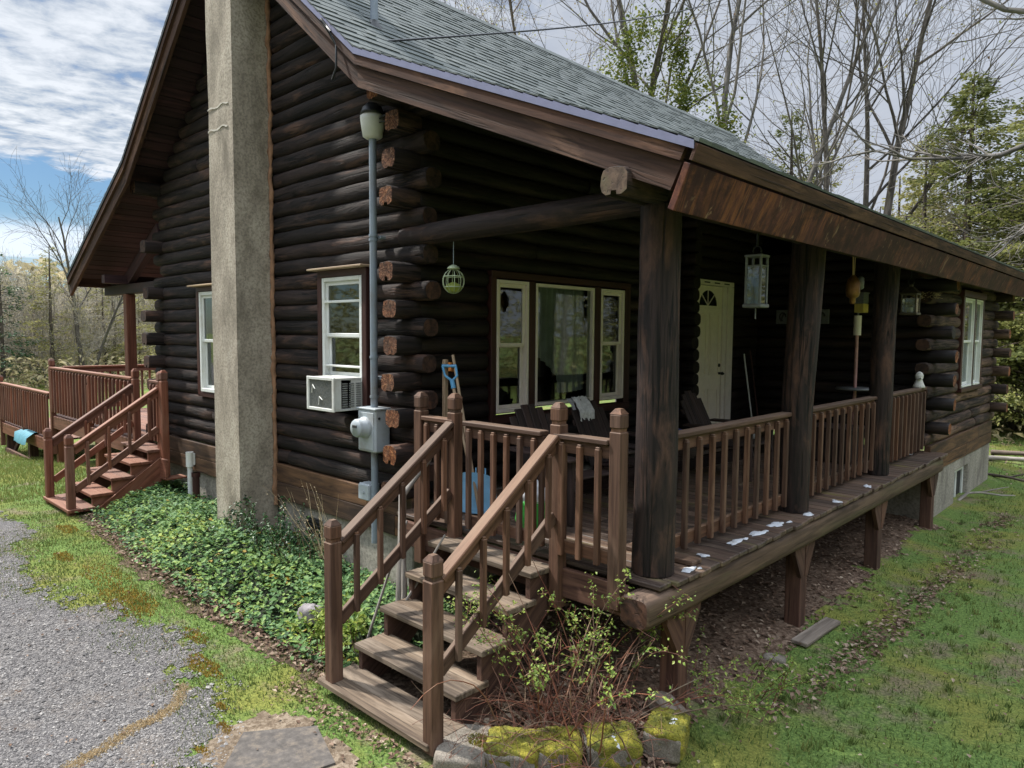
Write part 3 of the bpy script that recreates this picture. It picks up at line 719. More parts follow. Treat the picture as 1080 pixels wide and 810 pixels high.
# ================================================================== PORCH DECK
DZ=.95
deck=thing('porch_deck','weathered wooden porch deck on braced posts along the cabin','deck',(-3.7,7.3,0))
g=MB(); y=3.86
while y<11.02:
    w=.138; x1=-2.30+R.uniform(-.012,.016)
    if y<3.9: x1=-2.34
    j=R.uniform(-4.4,-3.2)
    g.box((-5.05,y,.912),(j-.003,y+w,DZ-R.uniform(0,.004)),0,.006,'x'); g.box((j+.003,y,.912),(x1,y+w,DZ-R.uniform(0,.005)),0,.006,'x')
    y+=w+.008
g.build('floor_board',[M['deck']],deck)
g=MB(); g.tube([(-2.43,3.70,.795),(-2.43,3.715,.795),(-2.43,6.1,.79),(-2.43,8.6,.795),(-2.43,11.02,.795)],[.098,.112,.113,.112,.112],24,0,True,1,sq=.92,jit=.012,pw=.5)
g.build('edge_beam',[M['beam'],M['log_end_dark']],deck)
g=MB(); g.box((-4.9,3.80,.70),(-2.56,3.845,.905),0,.004,'x'); g.box((-5.05,3.9,.72),(-5.0,11.0,.905),0,.004,'y'); g.box((-3.72,3.9,.72),(-3.67,11.0,.905),0,.004,'y')
g.build('rim_joist',[M['support']],deck)
for i,y in enumerate((4.22,6.32,8.50,10.78)):
    g=MB(); g.box((-2.51,y-.07,-.35),(-2.37,y+.07,.70),0,.006,'z'); po=g.build('support_post',[M['support']],deck)
    for s in (-1,1):
        g=MB(); g.prism([(-2.365,y+s*.02,.40),(-2.365,y+s*.07,.40),(-2.365,y+s*.22,.64),(-2.365,y+s*.22,.70),(-2.365,y+s*.02,.70)],(-.04,0,0),0,(0,s*.3,.4)); g.build('brace',[M['support']],po)
for y in (5.3,7.5,9.7):
    for x in (-3.70,):
        g=MB(); g.box((x-.06,y-.06,-.3),(x+.06,y+.06,.72),0,.006,'z'); g.build('support_post',[M['support']],deck)
g=MB(); g.box((-2.95,4.34,.951),(-2.38,4.47,.985),0,.006,'x'); 
tag(g.build('loose_plank',[M['beam']]),'short loose plank lying on the deck edge beside the first log post','plank')

def newel(x,y,z0,z1,mat,parent,hs=.046,rot=0):
    g=MB(); c,s=math.cos(rot),math.sin(rot); u=V(c,s,0); w=V(-s,c,0)
    zt=z1-.165
    g.obox((x,y,(z0+zt)/2),Z,u,w,((zt-z0)/2,hs,hs),0,.006)
    g.obox((x,y,zt+.012),Z,u,w,(.014,hs*.80,hs*.80),0,.003)
    g.obox((x,y,zt+.025+.045),Z,u,w,(.047,hs,hs),0,.008)
    zb=zt+.117; b=[Vector((x,y,zb))+u*(sx*hs*.97)+w*(sy*hs*.97) for sx,sy in ((-1,-1),(1,-1),(1,1),(-1,1))]
    t=[Vector((x,y,zb+.035))+u*(sx*hs*.42)+w*(sy*hs*.42) for sx,sy in ((-1,-1),(1,-1),(1,1),(-1,1))]
    g.add(b+t,[(0,1,5,4),(1,2,6,5),(2,3,7,6),(3,0,4,7),(4,5,6,7)],0,False,[Vector((p.z,p.x,p.y)) for p in b+t])
    return g.build('newel_post',[mat],parent)
def baluster(p0,p1,out,mat,parent,w=.038):
    """square baluster with a chamfered top, p0 bottom p1 top"""
    p0=Vector(p0); p1=Vector(p1); g=MB()
    side=Z.cross(out)
    g.obox((p0+p1)/2,Z,out,side,((p1-p0).length/2,w/2,w/2),0,.004)
    g.obox(p1+Vector((0,0,.002)),Z,out,side,(.012,w*.36,w*.42),0,.004)
    return g.build('baluster',[mat],parent)
def panel(name,label,cat,group,a,b,out,z0,n,mat,newels=(),capw=.10,top=.905,bot=.075,cap=True,skip=None):
    """railing panel from a to b (x,y); balusters fixed on the 'out' side"""
    a=V(a[0],a[1],0); b=V(b[0],b[1],0); out=Vector(out); d=(b-a).normalized()
    o=thing(name,label,cat,((a+b)/2+V(0,0,z0)),group)
    if cap:
        g=MB(); g.bar(a+Z*(z0+top-.018),b+Z*(z0+top-.018),capw,.036,(0,0,1),0,.006); g.build('cap_rail',[mat],o)
    g=MB(); g.bar(a+Z*(z0+top-.084),b+Z*(z0+top-.084),.038,.088,(0,0,1)); g.build('top_rail',[mat],o)
    g=MB(); g.bar(a+Z*(z0+bot+.045),b+Z*(z0+bot+.045),.038,.088,(0,0,1)); g.build('bottom_rail',[mat],o)
    L=(b-a).length
    for i in range(n):
        p=a+d*(L*(i+.5)/n)+out*.039
        baluster(p+Z*(z0+bot-.012),p+Z*(z0+top-.068),out,mat,o)
    for (x,y,zb,zt) in newels: newel(x,y,zb,zt,mat,o)
    return o
rl=M['rail']
G='brown railing panels along the porch side'
panel('porch_railing','brown railing panel from the big near log post to the middle log post','railing',G,(-2.575,4.2),(-2.575,6.33),(1,0,0),DZ,11,rl)
panel('porch_railing','brown railing panel between the second and the farthest log post','railing',G,(-2.575,6.57),(-2.575,8.75),(1,0,0),DZ,11,rl)
panel('porch_railing','brown railing panel ending at stacked log ends, white figurine on top','railing',G,(-2.575,8.99),(-2.575,10.88),(1,0,0),DZ,11,rl)
panel('porch_railing','very short railing with one newel post beside the protruding log ends','railing',None,(-4.58,3.80),(-4.19,3.80),(0,-1,0),DZ,3,rl,((-4.63,3.80,.60,2.06),))
panel('porch_railing','short front railing with three balusters from stairs to large corner newel post','railing',None,(-3.15,3.80),(-2.69,3.80),(0,-1,0),DZ,3,rl,((-2.64,3.81,.74,2.075),))
gt=panel('porch_gate','brown baluster gate closing the top of the front stairs, blue shovel behind it','gate',None,(-4.075,3.80),(-3.265,3.80),(0,-1,0),DZ,6,rl)
for x in (-4.05,-3.29):
    g=MB(); g.box((x-.02,3.785,1.02),(x+.02,3.815,1.80),0,.004,'z'); g.build('gate_stile',[rl],gt)

def stairs(name,label,xs,y0,ys,zs,mat,tmat,nt,up,low,nb,strmat,closed):
    x0,x1=xs
    o=thing(name,label,'stairs',((x0+x1)/2,y0+.6,zs[0]))
    for i,(y,z) in enumerate(zip(ys,zs)):
        g=MB(); e=.05 if i==0 else 0
        g.box((x0-e,y,z-.042),(x1+e,y+.145,z),0,.006,'x'); g.box((x0-e,y+.149,z-.043),(x1+e,y+.29+(.03 if i==0 else 0),z-.001),0,.006,'x')
        g.build('tread',[tmat],o)
    # stringers
    for x in (x0+.03,x1-.07):
        poly=[(x,ys[0]+.25,zs[0]-.35)]
        for y,z in zip(ys[1:],zs[1:]): poly+=[(x,y+.02,z-.045-(zs[1]-zs[0])*.95),(x,y+.02,z-.045)]
        poly+=[(x,3.80,zs[-1]-.045),(x,3.80,zs[-1]-.32)]
        g=MB(); g.prism(poly,(.042,0,0),0,(0,.7,.5)); g.build('stringer',[strmat],o)
    for (x,yl,zl,zb,yu,zu,zub) in low:
        newel(x,yl,zb,zl,mat,o); newel(x,yu,zub,zu,mat,o)
        a=V(x,yl+.047,zl-.175); b=V(x,yu-.047,zu-.245)
        g=MB(); g.bar(a,b,.088,.038,(0,0,1),0,.006); g.build('handrail',[mat],o)
        dn=V(0,0,-.062)
        g=MB(); g.bar(a+dn,b+dn,.036,.085,(0,0,1)); g.build('rail_board',[mat],o)
        dn=V(0,0,-.56); g=MB(); g.bar(a+dn,b+dn,.036,.088,(0,0,1)); g.build('lower_rail',[mat],o)
        for i in range(nb):
            f=(i+.6)/(nb+.1); p=a.lerp(b,f); baluster(p+V(.037,0,-.61),p+V(.037,0,-.05),V(1,0,0),mat,o,.036)
    return o
YS=(2.60,2.875,3.10,3.335,3.565); ZS=(.115,.295,.505,.71,.905)
def go_stairs():
    return stairs('porch_stairs','brown front stairs of five worn treads climbing to the porch gate',(-4.27,-3.17),2.6,YS,ZS,rl,M['tread'],5,None,((-4.21,2.67,1.265,.10,3.80,2.075,.62),(-3.135,2.66,1.262,.05,3.80,2.08,.62)),5,M['support'],False)
go_stairs()
# ================================================================== SIDE DECK (left of the cabin)
rr=M['redrail']
sd=thing('side_deck','reddish brown raised deck on the far side of the cabin','deck',(-13.2,6,0))
g=MB(); y=3.82
while y<12: g.box((-15.6,y,.915),(-10.95,y+.138,DZ),0,.005,'x'); y+=.145
g.build('floor_board',[rr],sd)
g=MB(); g.box((-15.6,3.77,.70),(-10.9,3.81,.93),0,.004,'x'); g.box((-15.65,3.8,.70),(-15.61,12,.93),0,.004,'y'); g.build('rim_joist',[rr],sd)
for x in (-15.5,-13.2,-11.0):
    g=MB(); g.box((x-.07,3.84,-.4),(x+.07,3.98,.9),0,.006,'z'); g.build('support_post',[rr],sd)
G2='railings of the upper side deck'
panel('deck_railing','long reddish railing along the near edge of the upper side deck','railing',G2,(-15.42,3.79),(-11.24,3.79),(0,-1,0),DZ,25,rr,((-15.48,3.79,.2,2.02),(-13.3,3.79,.7,1.80)))
panel('deck_railing','reddish railing along the far end of the upper side deck, seen through posts','railing',G2,(-15.56,4.0),(-15.56,10.6),(-1,0,0),DZ,44,rr,((-15.56,5.78,.7,2.02),(-15.56,8.2,.7,2.0)))
panel('deck_railing','narrow reddish railing between side stairs and the log corner','railing',None,(-10.52,3.79),(-10.18,3.79),(0,-1,0),DZ,3,rr,((-10.12,3.79,.55,2.02),))
def go_side():
    ys=(2.60,2.88,3.12,3.36,3.58); zs=(.27,.42,.60,.77,.92)
    return stairs('side_stairs','reddish brown stairs with ball topped newels rising to the upper side deck',(-11.22,-10.18),2.6,ys,zs,rr,rr,5,None,((-11.17,2.66,1.225,.18,3.79,2.0,.6),(-10.22,2.66,1.235,.18,3.79,2.0,.6)),4,rr,True)
ss=go_side()
g=MB(); g.prism([(-10.165,2.75,.10),(-10.165,3.80,.10+.75),(-10.165,3.80,.52),(-10.165,3.0,.10)],(.03,0,0),0,(0,.7,.6)); g.build('skirt_board',[rr],ss)
# small landing box between the stairs and the house corner
g=MB(); g.box((-10.14,3.72,.55),(-9.93,3.76,.80),0,.004,'x'); g.box((-10.14,3.72,.52),(-9.93,4.0,.545),0,.004,'x'); 
g.build('end_board',[rr],sd)
ld=thing('lower_deck','reddish lower deck platform stepping down beyond the upper side deck','deck',(-17.6,5,0))
g=MB(); y=3.82
while y<8: g.box((-19.7,y,.415),(-15.68,y+.138,.45),0,.005,'x'); y+=.145
g.build('floor_board',[rr],ld)
g=MB(); g.box((-19.7,3.77,.20),(-15.68,3.81,.43),0,.004,'x'); g.build('rim_joist',[rr],ld)
for x in (-19.5,-17.6):
    g=MB(); g.box((x-.08,3.84,-.7),(x+.08,4.0,.41),0,.006,'z'); g.build('support_post',[M['support']],ld)
g=MB(); g.bar((-19.45,3.95,-.3),(-18.5,3.95,.33),.05,.1); g.bar((-19.5,3.82,-.2),(-17.4,3.82,-.2),.05,.12); g.build('brace',[M['support']],ld)
panel('deck_railing','reddish railing of the lower deck platform with a tall cap newel','railing',None,(-19.6,3.79),(-15.62,3.79),(0,-1,0),.45,23,rr,((-19.62,3.79,-.1,1.52),(-17.6,3.79,.2,1.3)))
panel('deck_railing','reddish railing at the back of the lower deck platform','railing',None,(-19.6,7.9),(-15.7,7.9),(0,-1,0),.45,22,rr,((-19.6,7.9,.2,1.5),))
g=MB(); n=12; vs=[];fs=[]
for i in range(n+1):
    for j in range(6):
        x=-17.75+.95*i/n; t=j/5; yy=4.15-.55*min(1,t*1.2); zz=.47+.03*nz(x*4,t*3)-(max(0,t-.7)*.8)+.03*nz(i*.7,j*.9,4)
        vs.append((x+.05*t,yy,zz))
for i in range(n):
    for j in range(5): fs.append((i*6+j,(i+1)*6+j,(i+1)*6+j+1,i*6+j+1))
g.add(vs,fs,0,True); tag(g.build('tarp',[M['teal']]),'teal blue canvas draped over the lower deck edge','tarp')
# round dark kettle grill on the upper side deck seen through the stair rails
g=MB()
gr=thing('kettle_grill','dark round object standing behind the side stair railing','grill',(-12.6,4.9,DZ))
g.lathe((-12.6,4.9,DZ+.35),[(.02,0),(.18,.05),(.24,.16),(.23,.22),(.14,.33),(.02,.37)],18); g.build('bowl',[M['black']],gr)
for a in (0,2.1,4.2):
    g=MB(); g.tube([(-12.6+.12*math.cos(a),4.9+.12*math.sin(a),DZ+.40),(-12.6+.24*math.cos(a),4.9+.24*math.sin(a),DZ)],[.012,.012],6); g.build('leg',[M['darkmetal']],gr)

# ================================================================== THINGS ON THE WALL
# window air conditioner
ac=thing('air_conditioner','white window air conditioner jutting from the gable wall window','air conditioner',(-6.0,3.9,1.79))
x0,x1,ya,yb,z0,z1=-6.27,-5.80,3.70,4.06,1.79,2.105
g=MB()
g.box((x0,ya+.012,z0),(x1,yb,z0+.02),0,.003); g.box((x0,ya+.012,z1-.02),(x1,yb,z1),0,.003)
g.box((x0,ya+.012,z0+.02),(x0+.015,yb,z1-.02),0,.003,'y'); g.box((x1-.015,ya+.2,z0+.02),(x1-.002,yb,z1-.02),0,.003,'y'); g.box((x1-.015,ya+.012,z0+.02),(x1,ya+.09,z1-.02),0,.003,'z')
g.box((x0-.006,ya,z0-.006),(x0+.03,ya+.02,z1+.006),0,.004,'z'); g.box((x1-.03,ya,z0-.006),(x1+.006,ya+.02,z1+.006),0,.004,'z'); g.box((x0+.03,ya,z1-.024),(x1-.03,ya+.02,z1+.006),0,.004); g.box((x0+.03,ya,z0-.006),(x1-.03,ya+.02,z0+.024),0,.004)
g.build('case',[M['acwhite']],ac)
g=MB(); g.box((x0+.02,ya+.03,z0+.02),(x1-.02,ya+.06,z1-.02),0,.002)
for i in range(26): xx=x0+.035+i*(x1-x0-.07)/25; g.box((xx-.002,ya+.014,z0+.024),(xx+.002,ya+.03,z1-.024),0,.001,'z')
g.tube([(x0+.2,ya+.008,z0+.05),(x0+.22,ya+.006,z0+.13),(x0+.27,ya+.006,z0+.10)],.005,5,1); g.tube([(x0+.08,ya+.008,z0+.16),(x0+.1,ya+.006,z0+.24),(x0+.14,ya+.006,z0+.2)],.005,5,1)
g.build('coil_grille',[M['acgrey'],M['acwhite']],ac)
g=MB()
for c0 in (ya+.10,ya+.175,ya+.25):
    for i in range(11):
        zz=z0+.045+i*.0215; g.obox((x1+.001,c0+.028,zz),Y,X,Z,(.028,.004,.006),0,.002)
g.build('side_louvre',[M['acgrey']],ac)
g=MB(); g.box((x0-.2,4.0,2.06),(x0-.01,4.05,2.10),0,.003); g.build('side_wing',[M['acwhite']],ac)
# electric meter box
em=thing('electric_meter','light grey electric meter box with round glass dial on the gable wall','electric meter',(-5.5,3.95,1.4))
g=MB(); g.box((-5.64,3.86,1.43),(-5.36,4.03,1.83),0,.012,'z'); g.box((-5.65,3.85,1.825),(-5.35,4.035,1.842),0,.005); g.box((-5.615,3.853,1.455),(-5.385,3.862,1.80),0,.004,'z'); g.tube([(-5.359,3.9,1.75),(-5.352,3.9,1.75)],.012,8,1); g.build('box',[M['boxgrey'],M['darkmetal']],em)
def ylathe(g,c,prof,n=20,m=0):
    c=Vector(c); vs=[];fs=[]
    for r,y in prof:
        for k in range(n): a=2*math.pi*k/n; vs.append(c+V(r*math.cos(a),-y,r*math.sin(a)))
    for i in range(len(prof)-1):
        for k in range(n): fs.append((i*n+k,(i+1)*n+k,(i+1)*n+(k+1)%n,i*n+(k+1)%n))
    fs.append(tuple((len(prof)-1)*n+k for k in range(n)))
    g.add(vs,fs,m,True)
g=MB(); ylathe(g,(-5.51,3.855,1.66),[(.1,0),(.1,.03),(.088,.032),(.086,.095),(.075,.115),(.0,.12)]); g.box((-5.545,3.732,1.665),(-5.475,3.738,1.69),1,.002); g.build('dial',[M['boxgrey'],M['black']],em)
# service mast
mt=thing('service_mast','grey electric service conduit running up the log corner to a weatherhead','conduit',(-5.5,3.95,.9))
g=MB(); g.tube([(-5.5,3.95,1.845),(-5.5,3.95,4.32)],.034,14); g.tube([(-5.5,3.95,.55),(-5.5,3.95,1.428)],.034,14)
for z in (3.42,3.38,2.30,1.93): g.tube([(-5.5,3.95,z),(-5.5,3.95,z+.022)],.041,14)
for z in (3.40,2.1): g.box((-5.56,3.985,z),(-5.44,4.05,z+.03),0,.004)
g.build('conduit',[M['greymetal']],mt)
g=MB(); g.lathe((-5.5,3.95,4.30),[(.06,0),(.09,.02),(.11,.16),(.112,.20),(.095,.21),(.09,.26),(.05,.30),(.01,.31)],18); g.build('weatherhead',[M['acwhite']],mt)
g=MB(); g.lathe((-5.5,3.95,4.515),[(.114,0),(.10,.03),(.092,.06),(.05,.10),(.005,.11)],18); g.tube([(-5.40,3.95,4.46),(-5.3,3.93,4.47),(-5.24,3.9,4.45)],.008,6); g.tube([(-5.40,3.95,4.43),(-5.3,3.97,4.43)],.008,6); g.build('weatherhead_cap',[M['darkmetal']],mt)
g=MB(); g.box((-5.72,3.92,.94),(-5.545,4.04,1.10),0,.008,'z'); g.box((-5.715,3.912,.95),(-5.55,3.922,1.09),0,.004,'z'); g.tube([(-5.63,3.91,1.02),(-5.63,3.905,1.02)],.015,8)
tag(g.build('junction_box',[M['boxgrey']]),'small light grey junction box beside the conduit low on the wall','junction box')
g=MB(); pts=[Vector((-5.48,3.56,5.02)).lerp(Vector((-9.9,22.3,13.6)),i/20)-V(0,0,.35*math.sin(math.pi*i/20)) for i in range(21)]; g.tube(pts,.011,6); g.tube([(-5.48,3.56,5.02),(-5.62,3.50,5.26),(-5.5,3.52,5.12)],.012,5); g.tube([(-5.48,3.56,5.02),(-5.42,3.52,4.8),(-5.5,3.53,4.72)],.01,5)
tag(g.build('overhead_cable',[M['darkmetal']]),'thin dark overhead cable crossing above the shingle roof from the rake','cable')
# pipes at the far foundation
g=MB(); g.tube([(-9.78,3.98,.15),(-9.78,3.98,.72)],.035,12); g.tube([(-9.78,3.98,.70),(-9.78,3.98,.90)],.05,12); g.box((-9.82,3.99,.72),(-9.74,4.04,.88),0,.004)
tag(g.build('standpipe',[M['white']]),'white plastic standpipe rising from the ivy at the foundation','pipe')
g=MB(); g.tube([(-9.52,3.95,.1),(-9.52,3.95,.66)],.045,12); g.tube([(-9.52,3.95,.60),(-9.52,3.95,.66)],.055,12); tag(g.build('standpipe',[M['trimred']]),'short dark red pipe stub beside the white standpipe','pipe')
# two carved plaques on the side room wall
for (x,l) in ((-4.62,'small pale square plaque left of the middle log post'),(-4.03,'small pale square plaque right of the middle log post')):
    g=MB(); g.box((x-.11,11.06,2.72),(x+.11,11.09,2.94),0,.01,'z'); 
    pts=[(x+.05*math.cos(a),11.055,2.83+.06*math.sin(a)) for a in [i*.6 for i in range(9)]]; g.tube(pts,.012,5,1); g.tube([(x-.03,11.055,2.76),(x+.02,11.055,2.9)],.012,5,1)
    tag(g.build('wall_plaque',[M['lanternmetal'],M['black']]),l,'plaque','pale plaques on the dark wall')

# ================================================================== HANGING THINGS
def square_lantern(loc,w,h,top,label,frame,group,candle=False,roof=True):
    o=thing('hanging_lantern',label,'lantern',loc,group); x,y,z=loc; a=w/2
    g=MB()
    for sx in (-1,1):
        for sy in (-1,1): g.box((x+sx*a-.009,y+sy*a-.009,z),(x+sx*a+.009,y+sy*a+.009,z+h),0,.003,'z')
    g.box((x-a-.02,y-a-.02,z-.03),(x+a+.02,y+a+.02,z),0,.006); g.box((x-a-.015,y-a-.015,z+h),(x+a+.015,y+a+.015,z+h+.02),0,.004)
    for sx in (-1,1):
        g.box((x+sx*a-.006,y-a,z+h*.80),(x+sx*a+.006,y+a,z+h*.83),0,.002,'y'); g.box((x-a,y+sx*a-.006,z+h*.80),(x+a,y+sx*a+.006,z+h*.83),0,.002)
    if roof:
        b=[(x-a-.03,y-a-.03,z+h+.02),(x+a+.03,y-a-.03,z+h+.02),(x+a+.03,y+a+.03,z+h+.02),(x-a-.03,y+a+.03,z+h+.02)]; t=[(x-.03,y-.03,z+h+.10),(x+.03,y-.03,z+h+.10),(x+.03,y+.03,z+h+.10),(x-.03,y+.03,z+h+.10)]
        g.add(b+t,[(0,1,5,4),(1,2,6,5),(2,3,7,6),(3,0,4,7),(4,5,6,7)]); g.box((x-.02,y-.02,z+h+.10),(x+.02,y+.02,z+h+.13),0,.004)
    else: g.tube([(x,y,z-.03),(x,y,z-.12)],.006,6)
    g.build('frame',[frame],o)
    g=MB()
    for sx in (-1,1):
        g.add([(x+sx*a,y-a,z),(x+sx*a,y+a,z),(x+sx*a,y+a,z+h*.8),(x+sx*a,y-a,z+h*.8)],[(0,1,2,3)]); g.add([(x-a,y+sx*a,z),(x+a,y+sx*a,z),(x+a,y+sx*a,z+h*.8),(x-a,y+sx*a,z+h*.8)],[(0,1,2,3)])
    g.build('glass',[M['glass2']],o)
    g=MB(); g.tube([(x,y,z+.0),(x,y,z+h*(.3 if candle else .55))],w*.2,12); g.build('candle',[M['candle'] if candle else M['lanternmetal']],o)
    g=MB(); zz=z+h+(.13 if roof else .02); 
    ringp=[(x+.035*math.cos(t),y,zz+.035+.035*math.sin(t)) for t in [i*math.pi/5 for i in range(11)]]; g.tube(ringp,.006,5,0,False); g.tube([(x,y,zz+.07),(x,y,top)],.012 if not roof else .006,6); g.build('hanger',[M['darkmetal']],o)
GL='lanterns hanging under the porch eave'
square_lantern((-2.53,5.52,2.79),.118,.37,3.36,'tall white metal box lantern with glass panes hanging between first two posts',M['lanternmetal'],GL,False,False)
square_lantern((-2.56,10.02,2.84),.16,.22,3.38,'small peaked roof lantern with pale candle hanging near the stacked logs',M['bronze'],GL,True,True)
bf=thing('bell_feeder','brass brown bell shaped hanger on twin ropes before the farthest post','wind bell',(-2.55,7.85,2.88))
g=MB(); g.lathe((-2.55,7.85,2.87),[(.02,0),(.03,.02),(.03,.06),(.06,.08),(.068,.11),(.068,.21),(.05,.26),(.025,.29),(.02,.30)],16); g.build('bell',[M['brass']],bf)
g=MB(); 
for s in (-.03,.03): g.tube([(-2.55,7.85+s*.5,3.15),(-2.55,7.85+s,3.37)],.006,5)
g.build('rope',[M['palewood']],bf)
g=MB(); g.lathe((-2.50,7.92,3.02),[(.01,0),(.035,.02),(.035,.12),(.01,.14)],10); g.build('clapper',[M['lanternmetal']],bf)
# wire globe planter under the tie beam
wg=thing('wire_globe','small pale green wire globe with plants hanging from the tie beam','hanging basket',(-4.62,4.15,2.9)); c=V(-4.62,4.15,2.985); r=.095
g=MB()
for k in range(5):
    a=math.pi*k/5; g.tube([c+V(r*math.cos(a)*math.sin(t),r*math.sin(a)*math.sin(t),r*math.cos(t)*1.1) for t in [i*math.pi/12 for i in range(25)]],.0032,5,0,False)
for zz in (-.05,.04): g.tube([c+V(math.sqrt(r*r-zz*zz)*math.cos(t),math.sqrt(r*r-zz*zz)*math.sin(t),zz) for t in [i*math.pi/8 for i in range(17)]],.005,5,0,False)
g.lathe(c+V(0,0,.10),[(.03,0),(.06,.005),(.05,.02),(.02,.04)],10); g.build('wire',[M['greenwire']],wg)
g=MB(); g.tube([c+V(0,0,.14),(-4.62,4.15,3.34)],.004,5); g.build('cord',[M['greymetal']],wg)
g=MB()
g.lathe(c+V(0,0,-.10),[(.01,0),(.05,.01),(.075,.05),(.06,.07),(.02,.09)],9,0,False)
g.build('plant',[M['budleaf']],wg)
# pole stand with small table
pt=thing('pole_table','small white topped table with a reddish pole and cream tube on top','table',(-3.3,10.4,DZ))
x,y=-3.3,10.4
g=MB(); g.lathe((x,y,1.80),[(.02,0),(.24,.0),(.25,.012),(.24,.03),(.02,.03)],20); g.build('tabletop',[M['lanternmetal']],pt)
g=MB(); g.tube([(x,y,DZ),(x,y,2.55)],.022,10); g.lathe((x,y,DZ),[(.2,0),(.2,.03),(.05,.06)],16); g.build('pole',[M['pinkpaint']],pt)
g=MB(); g.tube([(x,y,2.55),(x,y,2.82)],.05,12); g.build('tube',[M['cream']],pt)
g=MB(); g.box((x-.02,y-.10,2.86),(x+.10,y+.10,2.98),0,.006,'z'); g.box((x-.02,y-.10,2.981),(x+.10,y+.10,3.12),1,.006,'z'); g.box((x-.03,y-.11,3.12),(x+.11,y+.11,3.135),1,.004); g.tube([(x,y,2.82),(x,y,2.88)],.015,8,1); g.build('feeder_box',[M['yellow'],M['lanternmetal']],pt)

# ================================================================== THINGS ON THE PORCH FLOOR
def thing_local(name,label,cat,loc,rz,group=None):
    o=thing(name,label,cat,loc,group); o.rotation_euler=(0,0,rz); ORG[o]=V(0,0,0); return o
def adirondack(label,loc,rz,first=None):
    o=thing_local('porch_chair',label,'chair',loc,rz,'slatted wooden chairs on the porch')
    cw=M['chairwood']
    b0=V(-.16,0,.26); bt=V(-.50,0,.96); dd=(bt-b0).normalized(); nrm=V(dd.z,0,-dd.x)
    for i in range(6):
        yy=(i-2.5)*.088; L=.74-.018*abs(i-2.5)**2
        g=MB(); c=b0+dd*(L/2)+V(0,yy,0); g.obox(c,dd,Y,nrm,(L/2,.040,.010),0,.008); g.build('back_slat',[cw],o)
    g=MB()
    for i in range(6):
        xx=-.14+i*.1; g.box((xx,-.27,.30+.015*i),(xx+.088,.27,.32+.015*i),0,.005,'y')
    g.build('seat',[cw],o)
    for s in (-1,1):
        g=MB(); g.box((.36,s*.30-.02,0),(.45,s*.30+.02,.55),0,.005,'z'); g.build('leg',[cw],o)
        g=MB(); g.bar((.45,s*.27,.33),(-.48,s*.27,.04),.03,.12); g.build('leg',[cw],o)
        g=MB(); g.box((-.32,s*.34-.07,.55),(.52,s*.34+.07,.575),0,.006,'x'); g.build('armrest',[cw],o)
    for L,h in ((.12,.20),(.5,.26)):
        g=MB(); c=b0+dd*L-nrm*.022; g.obox(c,Y,dd,nrm,(.27,.03,.012),0,.004); g.build('back_brace',[cw],o)
    return o
adirondack('dark slatted reclining chair in front of left side window',(-4.02,4.92,DZ),-.12)
adirondack('dark slatted chair below the picture window with white cushion on its back',(-4.02,5.85,DZ),.0)
adirondack('dark slatted reclining chair standing just before the cream entry door',(-3.82,7.62,DZ),.05)
g=MB(); n=12; vs=[];fs=[]
for i in range(n+1):
    for j in range(9):
        t=j/8; yy=5.66+.24*i/n+.012*nz(i,j); 
        zz=1.90-.24*t+.02*nz(i*.6,j*.7,2); xx=-4.535+.12*t+.04*math.sin(t*3.1)+.02*nz(i*.5,j*.5,7)+.02
        vs.append((xx,yy,zz))
for i in range(n):
    for j in range(8): fs.append((i*9+j,(i+1)*9+j,(i+1)*9+j+1,i*9+j+1))
g.add(vs,fs,0,True); k=len(vs); g.add([(a-.06,b,c-.02) for a,b,c in vs],fs,0,True)
tag(g.build('cushion',[M['cushion']]),'crumpled white printed cloth cushion draped over a chair back','cushion')
g=MB(); g.tube([(-3.96,6.4,1.42),(-3.9,6.7,1.45),(-3.95,7.0,1.4)],[.09,.1,.08],10,0); tag(g.build('blanket',[plain('navy_cloth',(.03,.045,.14),.9)]),'dark navy blanket roll by the picture window','blanket')
# snow shovel
sh=thing('snow_shovel','snow shovel with bright blue blade and blue D grip behind the gate','shovel',(-4.45,4.25,DZ))
g=MB(); vs=[];fs=[]; nu,nv=9,8
B0=V(-4.46,4.30,.96); ux=V(.9,.42,0).normalized(); up=V(-.12,.10,.98).normalized(); nn=ux.cross(up)
for i in range(nu):
    for j in range(nv):
        u=(i/(nu-1)-.5)*.36; v=j/(nv-1)*.36; d_=.13*(1-(2*u/.36)**2)*.5+.05*(v/.36)**2; sag=.05*abs(2*u/.36)**3*(v/.36)
        vs.append(B0+ux*u+up*(v-sag)+nn*(d_))
for i in range(nu-1):
    for j in range(nv-1): fs.append((i*nv+j,(i+1)*nv+j,(i+1)*nv+j+1,i*nv+j+1))
g.add(vs,fs,0,True); g.add([Vector(p)+nn*.006 for p in vs],fs,0,True)
for i in (2,4,6): g.tube([B0+ux*((i/8-.5)*.34)+nn*(-.004+.05*(1-(2*(i/8-.5))**2))+up*(j*.1) for j in range(1,5)],.007,5)
g.build('blade',[plain('light_blue_blade',(.22,.48,.74),.45,var=.15)],sh)
g=MB(); top=V(-4.80,4.30,2.10); base=B0+up*.12+nn*.05; g.tube([base,top],.015,10); g.build('shaft',[M['palewood']],sh)
g=MB(); ax=(top-base).normalized(); sd_=V(.75,.66,0)
g.tube([top-ax*.06,top+ax*.02],.022,10); g.tube([top+ax*.01,top+ax*.06+sd_*.055,top+ax*.15+sd_*.06],.012,8); g.tube([top+ax*.01,top+ax*.06-sd_*.055,top+ax*.15-sd_*.06],.012,8); g.tube([top+ax*.15+sd_*.065,top+ax*.15-sd_*.065],.015,8)
g.build('grip',[M['blueplastic']],sh)
